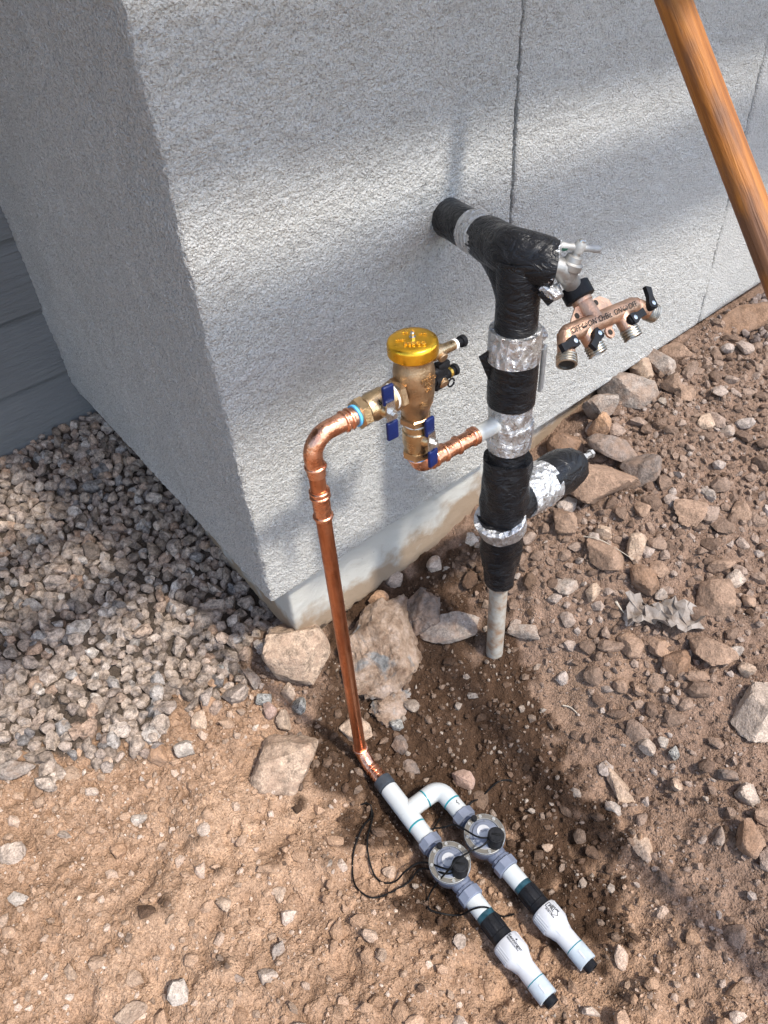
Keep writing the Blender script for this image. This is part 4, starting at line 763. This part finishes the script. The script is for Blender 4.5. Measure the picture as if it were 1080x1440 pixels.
ROCKS = [
 (1.169, -0.046, 0.0381, 0.0283, 0.6, -1.47, 'b', 'angular brown rock lying at the top of the pile against the wall'),
 (1.103, -0.073, 0.0533, 0.0299, 0.6, -1.88, 'g', 'long grey-brown slab at the top of the rock pile by the wall'),
 (1.04, -0.025, 0.0269, 0.03, 0.7, -1.08, 't', 'rounded tan rock wedged between the pitted lump and the long slab'),
 (1.031, -0.076, 0.0193, 0.0148, 0.7, -2.42, 't', 'small pale stone upright beside the long slab near the wall'),
 (1.043, -0.147, 0.0274, 0.0244, 0.7, -2.3, 'b', 'blocky brown rock just below the long slab on the pile'),
 (1.05, -0.177, 0.0323, 0.0221, 0.6, -2.76, 'b', 'oval brown rock leaning to the right of the blocky brown rock'),
 (0.962, -0.043, 0.0538, 0.0399, 0.75, -1.31, 'g', 'large grey pitted lump lying close to the wall beyond the hose splitter'),
 (0.87, -0.021, 0.0295, 0.0333, 0.8, -1.54, 'g', 'knobbly grey rock against the foundation above the lower insulated branch'),
 (0.747, -0.015, 0.0335, 0.0287, 0.7, -0.71, 'r', 'smooth reddish brown rock behind the lower insulated branch'),
 (0.831, -0.104, 0.0234, 0.0261, 0.8, -1.48, 'o', 'pinkish orange chunk beside the metal tip of the lower branch'),
 (0.805, -0.172, 0.0514, 0.0313, 0.6, -1.37, 'd', 'dark jagged slab right of the lower insulated branch tip'),
 (0.696, -0.207, 0.0585, 0.0543, 0.55, -2.97, 'b', 'biggest brown angular rock, lying just right of the lower insulated branch'),
 (0.779, -0.252, 0.0314, 0.0317, 0.6, -1.65, 'd', 'dusty dark rock below the jagged slab'),
 (0.577, -0.21, 0.0302, 0.0279, 0.7, -1.09, 'b', 'crumbly brown rock right of the tapered black sleeve'),
 (0.622, -0.285, 0.0205, 0.0193, 0.7, -1.01, 't', 'blocky tan stone below the biggest brown rock'),
 (0.712, -0.309, 0.0209, 0.0215, 0.5, -0.79, 'b', 'squat brown stone to the lower right of the biggest rock'),
 (0.786, -0.387, 0.0314, 0.0318, 0.4, -1.12, 'b', 'soil crusted flat rock in the middle of the right bank'),
 (0.873, -0.453, 0.0215, 0.0218, 0.5, -0.67, 'b', 'brown rock half sunk at the right edge of the bank'),
 (1.032, -0.305, 0.0148, 0.0175, 0.6, -2.05, 'g', 'round grey stone alone on the upper right bank'),
 (0.847, -0.384, 0.014, 0.0143, 0.6, -0.67, 'g', 'small grey stone above the soil crusted flat rock'),
 (1.014, -0.259, 0.017, 0.0179, 0.6, -1.21, 't', 'tan stone touching a pair of smaller ones on the upper right bank'),
 (0.578, -0.322, 0.0326, 0.033, 0.45, -1.72, 'b', 'broad grey-brown slab with a dry stalk lying across it'),
 (0.632, -0.36, 0.027, 0.0185, 0.6, -2.78, 't', 'pale knobbly rock standing right of the broad slab'),
 (0.6, -0.405, 0.0292, 0.0249, 0.6, -1.93, 'r', 'smooth brown wedge of rock above the crumpled paper'),
 (0.637, -0.417, 0.0192, 0.0172, 0.6, -2.47, 'b', 'squarish brown rock right of the smooth brown wedge'),
 (0.493, -0.3, 0.0244, 0.0169, 0.4, -0.7, 'g', 'flat grey angular stone on the bank edge right of the bare riser pipe'),
 (0.508, -0.347, 0.0184, 0.0129, 0.6, -2.41, 't', 'upright tan stone right of the flat grey angular stone'),
 (0.669, -0.534, 0.0373, 0.0375, 0.5, -2.02, 'b', 'large flat brown rock right of the crumpled paper'),
 (0.727, -0.495, 0.0217, 0.016, 0.6, -0.75, 'b', 'oval brown rock above the large flat brown rock'),
 (0.731, -0.535, 0.02, 0.0144, 0.7, -0.75, 'l', 'pale oval stone at the right, above the large flat rock'),
 (0.601, -0.451, 0.0161, 0.0124, 0.6, -0.3, 'g', 'blue-grey stone just above the crumpled paper'),
 (0.569, -0.58, 0.042, 0.0242, 0.55, -1.64, 'b', 'long brown slab slanting below the crumpled paper'),
 (0.48, -0.472, 0.0241, 0.0188, 0.5, -2.27, 'b', 'flat brown rock left below the crumpled paper'),
 (0.523, -0.508, 0.0226, 0.0205, 0.5, -0.86, 'b', 'brown rock tucked directly under the crumpled paper'),
 (0.518, -0.555, 0.0249, 0.0194, 0.5, -2.82, 'r', 'upright reddish brown rock left of the long slanting slab'),
 (0.604, -0.616, 0.0208, 0.0131, 0.6, -0.82, 'g', 'smooth grey rock right of the long slanting slab'),
 (0.58, -0.653, 0.0145, 0.0147, 0.7, -1.24, 't', 'rounded tan stone below the smooth grey rock'),
 (0.512, -0.599, 0.019, 0.0165, 0.5, -0.87, 'b', 'brown rock below the long slanting slab'),
 (0.519, -0.725, 0.0433, 0.0361, 0.6, -3.01, 'l', 'big pale grey boulder at the right edge of the picture'),
 (0.703, -0.579, 0.0186, 0.0152, 0.6, -2.55, 'b', 'round brown stone right of the large flat brown rock'),
 (0.413, -0.508, 0.0131, 0.0119, 0.6, -0.91, 'b', 'small brown stone, left one of two on the smooth dust'),
 (0.428, -0.536, 0.0129, 0.0133, 0.6, -0.9, 'b', 'small brown stone, right one of two on the smooth dust'),
 (0.353, -0.612, 0.0197, 0.0137, 0.7, -2.17, 'l', 'pale pink faceted stone on the right slope'),
 (0.379, -0.627, 0.0097, 0.01, 0.8, -0.9, 'w', 'small white stone right of the pale pink faceted one'),
 (0.375, -0.654, 0.0108, 0.0112, 0.7, -0.89, 's', 'round black and white speckled stone on the right slope'),
 (0.271, -0.615, 0.0452, 0.0154, 0.5, -1.94, 't', 'long pale rock half buried on the right slope'),
 (0.208, -0.708, 0.0345, 0.0132, 0.5, -2.13, 't', 'narrow pale rock edge sticking out of the lower right slope'),
 (0.327, -0.692, 0.0115, 0.0104, 0.6, -1.08, 't', 'tan wedge stone below the speckled stone'),
 (0.4, -0.746, 0.016, 0.0103, 0.6, -0.86, 'd', 'dark slate coloured stone near the right edge'),
 (0.386, -0.786, 0.0204, 0.0185, 0.6, -2.08, 'l', 'pale pinkish angular rock near the right edge'),
 (0.321, -0.829, 0.0251, 0.019, 0.65, -2.43, 'r', 'rounded brown cobble near the lower right edge'),
 (0.291, -0.797, 0.0169, 0.0074, 0.7, -2.8, 'g', 'slim blue-grey stone left of the rounded brown cobble'),
 (0.368, -0.824, 0.0154, 0.0159, 0.6, -0.83, 'b', 'brown rock just above the rounded brown cobble'),
 (0.23, -0.635, 0.0167, 0.0131, 0.4, -1.24, 'g', 'grey stone sunk in the slope below the long pale rock'),
 (-0.299, -0.031, 0.0177, 0.0177, 0.8, -1.03, 'w', 'pale lump of stone alone below the gravel edge'),
 (-0.245, 0.008, 0.0179, 0.0138, 0.7, -0.68, 't', 'cream oval stone just off the gravel edge'),
 (-0.211, 0.029, 0.012, 0.0136, 0.7, -0.68, 'o', 'small orange cube-like stone at the gravel edge'),
 (-0.119, -0.093, 0.0153, 0.0144, 0.8, -0.65, 't', 'rounded tan pebble at the bottom of the small cluster by the corner'),
 (-0.125, -0.062, 0.0143, 0.0122, 0.8, -1.21, 'p', 'pink oval pebble in the small cluster by the corner'),
 (-0.123, -0.037, 0.0169, 0.0123, 0.8, -0.32, 's', 'speckled grey stone at the left of the small cluster by the corner'),
 (-0.076, -0.086, 0.02, 0.0142, 0.8, -1.89, 's', 'speckled grey-green stone at the right of the small cluster'),
 (-0.075, -0.051, 0.0129, 0.0135, 0.8, -0.68, 't', 'cream stone on top of the small cluster by the corner'),
 (-0.113, 0.022, 0.0191, 0.0129, 0.7, -1.73, 'g', 'olive grey stone left of the rock under the house corner'),
 (-0.138, 0.077, 0.0208, 0.0133, 0.7, -1.1, 's', 'flat speckled stone at the tip of the gravel'),
 (-0.021, -0.007, 0.0582, 0.0522, 0.8, -0.05, 'c', 'rounded tan rock tucked under the corner of the foundation'),
 (-0.167, -0.166, 0.0574, 0.0454, 0.6, -0.19, 'c', 'round half buried rock with a pale rim left of the copper elbow'),
 (-0.343, -0.001, 0.0204, 0.017, 0.5, -1.2, 'o', 'orange clod of earth below the gravel'),
 (-0.431, -0.078, 0.0159, 0.0099, 0.6, -0.52, 'w', 'flat white stone on the lower left soil'),
 (-0.631, 0.0, 0.0211, 0.0169, 0.6, -1.54, 'l', 'pale pink triangular rock at the left edge'),
 (-0.648, -0.079, 0.0144, 0.013, 0.6, -0.15, 'w', 'white angular stone at the left edge'),
 (-0.547, -0.017, 0.0127, 0.0087, 0.6, -1.03, 'l', 'pale stone between the left edge and the soil mound'),
 (-0.5, 0.089, 0.02, 0.0164, 0.6, -1.39, 'l', 'cream rock just below the left part of the gravel'),
 (-0.566, 0.144, 0.0277, 0.0178, 0.5, -0.53, 'g', 'broad grey stone below the gravel at the left edge'),
 (-0.513, -0.377, 0.0172, 0.0132, 0.7, -1.99, 'w', 'white upright block of stone near the bottom edge'),
 (-0.391, -0.309, 0.0143, 0.011, 0.5, -1.64, 't', 'tan chip of stone in the middle of the lower left soil'),
 (-0.402, -0.445, 0.0134, 0.0111, 0.5, -0.73, 'l', 'pale lump near the bottom, right of the white block'),
 (-0.437, -0.419, 0.0134, 0.0069, 0.5, -0.88, 'g', 'flat grey sliver between the white block and the pale lump'),
 (-0.363, -0.429, 0.0144, 0.0077, 0.6, -2.56, 'g', 'slender grey stone above the pale lump near the bottom'),
 (-0.482, -0.107, 0.0124, 0.0122, 0.5, -0.71, 'o', 'round orange stone on the lower left soil'),
 (-0.591, -0.346, 0.0222, 0.0122, 0.5, -0.57, 't', 'tan rock cut by the bottom edge of the picture'),
 (-0.311, -0.349, 0.0108, 0.0107, 0.6, -0.71, 't', 'tan stone left of the looped wires'),
 (0.253, -0.009, 0.019, 0.0163, 0.8, -0.4, 'l', 'white-grey stone lying on top of the concrete lump'),
 (0.196, -0.023, 0.0203, 0.0134, 0.6, -0.68, 'o', 'small dished clay coloured stone on the concrete lump'),
 (0.052, -0.235, 0.0129, 0.0116, 0.8, -0.71, 's', 'speckled grey pebble right of the lower copper pipe'),
 (0.034, -0.272, 0.0213, 0.0143, 0.5, -1.97, 'd', 'dark wet stone right of the copper elbow'),
 (0.021, -0.315, 0.0209, 0.0159, 0.5, -0.72, 'd', 'dark wet stone between the copper elbow and the white elbow'),
 (0.077, -0.404, 0.019, 0.0155, 0.6, -0.93, 'p', 'pinkish rock beside the white plastic elbow'),
 (0.279, -0.177, 0.0472, 0.023, 0.7, -0.5, 'g', 'wet grey rock in the pit wall left of the bare riser pipe'),
 (0.377, -0.287, 0.0357, 0.0159, 0.6, -0.77, 'g', 'dark grey ledge of rock right of the bare riser pipe'),
 (0.344, -0.049, 0.0159, 0.0165, 0.7, -0.88, 'l', 'pale stone on the earth bank beneath the lower elbow'),
 (0.443, -0.062, 0.0129, 0.0135, 0.7, -0.99, 'w', 'small whitish stone on the bank left of the tapered black sleeve'),
 (1.407, -0.115, 0.0788, 0.027, 0.6, -0.49, 'r', 'long dark brown rock beyond the joint, below the leaning wooden handle'),
 (0.097, -0.595, 0.0087, 0.0075, 0.6, -0.8, 't', 'lone pebble right of the rear irrigation valve'),
 (-0.134, -0.605, 0.0105, 0.0091, 0.6, -0.68, 'l', 'pale pebble left of the front regulator'),
 (-0.058, -0.805, 0.0116, 0.0069, 0.6, -0.76, 'l', 'pale stone below the end of the front regulator'),
 (-0.011, -0.196, 0.0314, 0.0194, 0.6, -0.22, 't', 'tan flake of rock behind the foot of the copper pipe')]
# ------------------------------------------------------------------ stones
RS = np.random.default_rng(3)
def rotm(rng):
    q = rng.standard_normal(4); q /= np.linalg.norm(q); w,x,y,z = q
    return np.array([[1-2*(y*y+z*z),2*(x*y-z*w),2*(x*z+y*w)],[2*(x*y+z*w),1-2*(x*x+z*z),2*(y*z-x*w)],[2*(x*z-y*w),2*(y*z+x*w),1-2*(x*x+y*y)]])
VAR = {s:[stone_shape(s,RS,RS.integers(11,17),.42,.8,.03) for _ in range(24)] for s in (1,2)}
def merged(name, items, sub, mat, smooth=False):   # items: (x,y,z, sx,sy,sz) arrays
    V0 = np.stack([v for v,_ in VAR[sub]]); F0 = VAR[sub][0][1]; n = len(items); k = V0.shape[1]; pick = RS.integers(0,len(V0),n)
    q = RS.standard_normal((n,4)); q /= np.linalg.norm(q,axis=1)[:,None]; q[:,1:3] *= .45; q /= np.linalg.norm(q,axis=1)[:,None]; w,x,y,z = q.T
    R = np.stack([np.stack([1-2*(y*y+z*z),2*(x*y-z*w),2*(x*z+y*w)],-1),np.stack([2*(x*y+z*w),1-2*(x*x+z*z),2*(y*z-x*w)],-1),np.stack([2*(x*z-y*w),2*(y*z+x*w),1-2*(x*x+y*y)],-1)],1)
    v = np.einsum('nij,nkj->nki', R, V0[pick]*items[:,None,3:6])+items[:,None,:3]
    f = F0[None]+(np.arange(n)*k)[:,None,None]
    return link(name, fast_mesh(name, v.reshape(-1,3), f.reshape(-1,3), smooth), mat)
def in_view(x,y,z,m=.04):
    c = np.array(CR).T@(np.stack([x-CAM.x,y-CAM.y,z-CAM.z])); Z = -c[2]; u = c[0]/Z*.75*1; v = c[1]/Z*.75
    # vertical half extent = .5*1440/1080
    return (Z>.05)&(np.abs(c[0]/Z)<.5+m)&(np.abs(c[1]/Z)<.6667+m), Z
def scatter(n, x0,x1,y0,y1, r_fn, dens, gap, cell=.03, have=None):
    out = [] ; grid = {}
    def put(x,y,r): grid.setdefault((int(x//cell),int(y//cell)),[]).append((x,y,r))
    for h in (have or []): put(*h)
    xs = RS.uniform(x0,x1,n); ys = RS.uniform(y0,y1,n); rs = r_fn(n); keep = RS.uniform(0,1,n) < dens(xs,ys)
    for x,y,r in zip(xs[keep],ys[keep],rs[keep]):
        i,j = int(x//cell),int(y//cell); ok = True
        for a in (-1,0,1):
            for b in (-1,0,1):
                for (p,q,s) in grid.get((i+a,j+b),()):
                    if (p-x)**2+(q-y)**2 < (gap*(r+s))**2: ok = False; break
                if not ok: break
            if not ok: break
        if ok: put(x,y,r); out.append((x,y,r))
    return np.array(out)
# gravel bed: three hundred stones that show largest are single things, the rest one mass
def gdens(x,y): return np.where((gravel_side(x,y)+.03*(gsample(N_mid,x,y)) > 0)&(x < -.005+.045*y+.012)&(y<.91), 1., 0.)
g1 = scatter(26000,-.86,.06,0.,.92,lambda n: RS.uniform(.0125,.0245,n)*np.where(RS.random(n)<.1,1.25,1),gdens,.56,.07)
g2 = scatter(7000,-.86,.06,0.,.92,lambda n: RS.uniform(.010,.019,n),lambda x,y: gdens(x,y-.01)*.9,.85,.06)
gall = []
for A,lift in ((g1,.22),(g2,.85)):
    for x,y,r in A:
        s = r*RS.uniform(.85,1.3,3); gall.append((x,y,float(gz(x,y))+lift*r+RS.uniform(-.002,.003),*s))
gall = np.array(gall); vis,Zd = in_view(gall[:,0],gall[:,1],gall[:,2]); score = np.where(vis, gall[:,3:6].mean(1)/Zd, -1)
order = np.argsort(-score); single = order[:300]; rest = order[300:]
GM = []
for k in range(20):
    me = fast_mesh('gravel_stone', *stone_shape(2,RS,RS.integers(11,17),.45,.82,.03), smooth=False); me.materials.append(MAT['gravel']); GM.append(me)
def single_stone(name, me, p, s, label, cat, group, tilt=.6):
    o = bpy.data.objects.new(name, me); COL.objects.link(o); o.location = p; o.scale = s
    o.rotation_euler = (RS.normal(0,tilt),RS.normal(0,tilt),RS.uniform(0,6.28)); return tag(o,label,cat,group)
for i in single:
    single_stone('gravel_stone', GM[RS.integers(20)], gall[i,:3], gall[i,3:6], 'angular grey-tan gravel stone in the bed between the siding and the house corner','stone','gravel stones in the bed')
tag(merged('gravel', gall[rest], 2, 'gravel'), 'grey-tan crushed gravel filling the bed beside the siding','gravel',kind='stuff')
# a second, darker gravel patch by the far wall
dk = scatter(2200,1.36,1.95,-.26,-.06,lambda n: RS.uniform(.010,.017,n),lambda x,y: np.where(y>-.26+.35*(x-1.9)*-.3,1.,0.),.8,.05)
DG = []
for m in GM[:8]:
    c = m.copy(); c.materials.clear(); c.materials.append(MAT['dark_gravel']); DG.append(c)
dk = dk[in_view(dk[:,0],dk[:,1],gz(dk[:,0],dk[:,1]),.0)[0]]
for x,y,r in dk[:90]:
    single_stone('dark_gravel_stone', DG[RS.integers(8)], (x,y,float(gz(x,y))+.4*r), r*RS.uniform(.85,1.3,3),'dark brown gravel stone by the far end of the stucco wall','stone','dark gravel by the far wall')
# the rocks one can name
used = []
BIG = ('concrete_lump',)
for (x,y,a,b,hf,rot,c,lab) in ROCKS:
    y = min(y,-.045-b*.6) if x > .6 else y
    big = max(a,b) > .022; v,f = stone_shape(4 if big else 3, RS, int(RS.integers(13,20)) if c != 'c' else 12, .46 if c not in 'rcop' else (.68 if c != 'c' else .72), .84 if c not in 'rcop' else (.95 if c != 'c' else 1.02), .006 if big else .008)
    a,b = max(a,.006),max(b,.006); h = hf*min(a,b)*2.05; M = np.array([[math.cos(rot),-math.sin(rot)],[math.sin(rot),math.cos(rot)]])
    tiltm = rotm(RS) if False else np.eye(3); e_ = 1.38 if c not in 'rcop' else (1.25 if c != 'c' else 1.15); p = v*np.array((a*e_,b*e_,h)); p[:,:2] = p[:,:2]@M.T
    sx = RS.normal(0,.25); p[:,2] += sx*p[:,0]*.5+RS.normal(0,.25)*p[:,1]*.5
    o = link('rock', fast_mesh('rock', p, f, True), 'rock_'+c); o.data.set_sharp_from_angle(angle=math.radians(24))
    zz = float(gz(x,y))+h*.36
    if 'half buried' in lab or 'sticking' in lab or 'sunk' in lab: zz -= h*.25
    if 'on top of the concrete' in lab or 'on the concrete' in lab: zz = -.0; 
    o.location = (x,y,zz); tag(o,lab,'rock'); used.append((x,y,min(a,b)*.9))
# loose stones on the soil
def loose(x,y): 
    n = gsample(N_mid,x,y)+.8*gsample(N_fin,x,y); sm = gsample(smoothz,x,y); g = gravel_side(x,y)
    d = np.clip(.40+.32*n,.04,1)*(1-.72*sm)
    house_in = ((x>-.03)&(y>-.045)) | (g>.02)
    d = np.where((x>.45)&(y>-.45),np.maximum(d,.75),d); d = np.where((g<.02)&(g>-.16)&(x<0),np.maximum(d,.75),d)
    return np.where(house_in,0,d)
have = used+[(-.046-.1*t,-.3-.49*t,.03) for t in np.linspace(0,1,24)]+[(.02-.036*t,-.39-.41*t,.03) for t in np.linspace(0,1,20)]+[(-.015,-.385,.02),(.312,-.262,.02)]
def bank(x,y): return np.where((x>.36)&(x+.9*(y+.05)<1.18)&(y<-.06),.9,np.where((x>.36)&(y<-.06),.22,0))
s0 = scatter(9000,.36,1.5,-.62,-.05,lambda n: .0105+.017*RS.random(n)**2,bank,.62,.07,have); have = have+[tuple(q) for q in s0]
s1 = np.r_[s0, scatter(22000,-.86,1.62,-1.12,.2,lambda n: .0085+.0095*RS.random(n)**3,lambda x,y: loose(x,y)*.5,.75,.06,have)]; print('s1',len(s1))
s2 = scatter(36000,-.86,1.6,-1.12,.2,lambda n: .0040+.0050*RS.random(n)**1.6,loose,.7,.025,have+[tuple(q) for q in s1])
s3x = RS.uniform(-.86,1.6,70000); s3y = RS.uniform(-1.12,.25,70000); kp = RS.random(70000) < loose(s3x,s3y)*.9+.06*((gravel_side(s3x,s3y)<.0)&~((s3x>-.03)&(s3y>-.045))); s3 = np.stack([s3x[kp],s3y[kp],.0014+.0022*RS.random(kp.sum())**2],1)
def zone(A): # 0 dry, 1 wet, 2 right
    w = gsample(wet,A[:,0],A[:,1]); r = gsample(right,A[:,0],A[:,1]); return np.where(w>np.maximum(.2,.45+.2*RS.standard_normal(len(A))),1,np.where(r>.5,2,0))
ZM = ('pebble','wet_pebble','right_pebble'); ZW = ('tan','damp brown','dusty brown')
def rows(A, sink): return np.array([(x,y,float(gz(x,y))+r*sink,*(r*RS.uniform(.7,1.35,2)),r*RS.uniform(.55,.95)) for x,y,r in A])
z1 = zone(s1); r1 = rows(s1,.22); vis1,Zd1 = in_view(r1[:,0],r1[:,1],r1[:,2]); sc1 = np.where(vis1,r1[:,3]/Zd1,-1); od = np.argsort(-sc1); lone = set(od[:200].tolist())
PM = {}
for z in range(3):
    PM[z] = []
    for k in range(10):
        me = fast_mesh('loose_stone', *stone_shape(2,RS,RS.integers(12,18),.5,.85,.02), smooth=False); me.materials.append(MAT[ZM[z]]); PM[z].append(me)
LB = ('small tan stone lying loose on the dry soil','small damp brown stone lying loose in the pit','small dusty brown stone lying loose on the right bank')
GP = ('loose stones on the dry soil','loose stones in the pit','loose stones on the right bank')
for i in lone: single_stone('loose_stone', PM[z1[i]][RS.integers(10)], r1[i,:3], r1[i,3:6], LB[z1[i]],'stone',GP[z1[i]],.3)
restm = np.array([i for i in range(len(r1)) if i not in lone])
z2,z3 = zone(s2),zone(s3); r2 = rows(s2,.2); r3 = np.c_[s3[:,:2],gz(s3[:,0],s3[:,1])+s3[:,2]*.2,s3[:,2:3]*RS.uniform(.7,1.4,(len(s3),3))]
for z in range(3):
    tag(merged('pebbles', np.r_[r1[restm][z1[restm]==z],r2[z2==z]],1,ZM[z]), ZW[z]+' pebbles strewn over the soil','pebbles',kind='stuff')
VAR[0] = [(v*1.,f) for v,f in [(lambda q:(np.array([[0,0,1],[.9,0,-.3],[-.45,.8,-.3],[-.45,-.8,-.3],[.5,.5,.6],[-.6,.1,.7]])*RS.uniform(.8,1.2,(6,1)),np.array([[0,1,4],[0,4,5],[4,2,5],[4,1,2],[5,2,3],[0,5,3],[0,3,1],[1,3,2]])))(0) for _ in range(8)]]
for z in range(3):
    tag(merged('grit', r3[z3==z],0,ZM[z]), ZW[z]+' grit scattered over the soil','grit',kind='stuff')
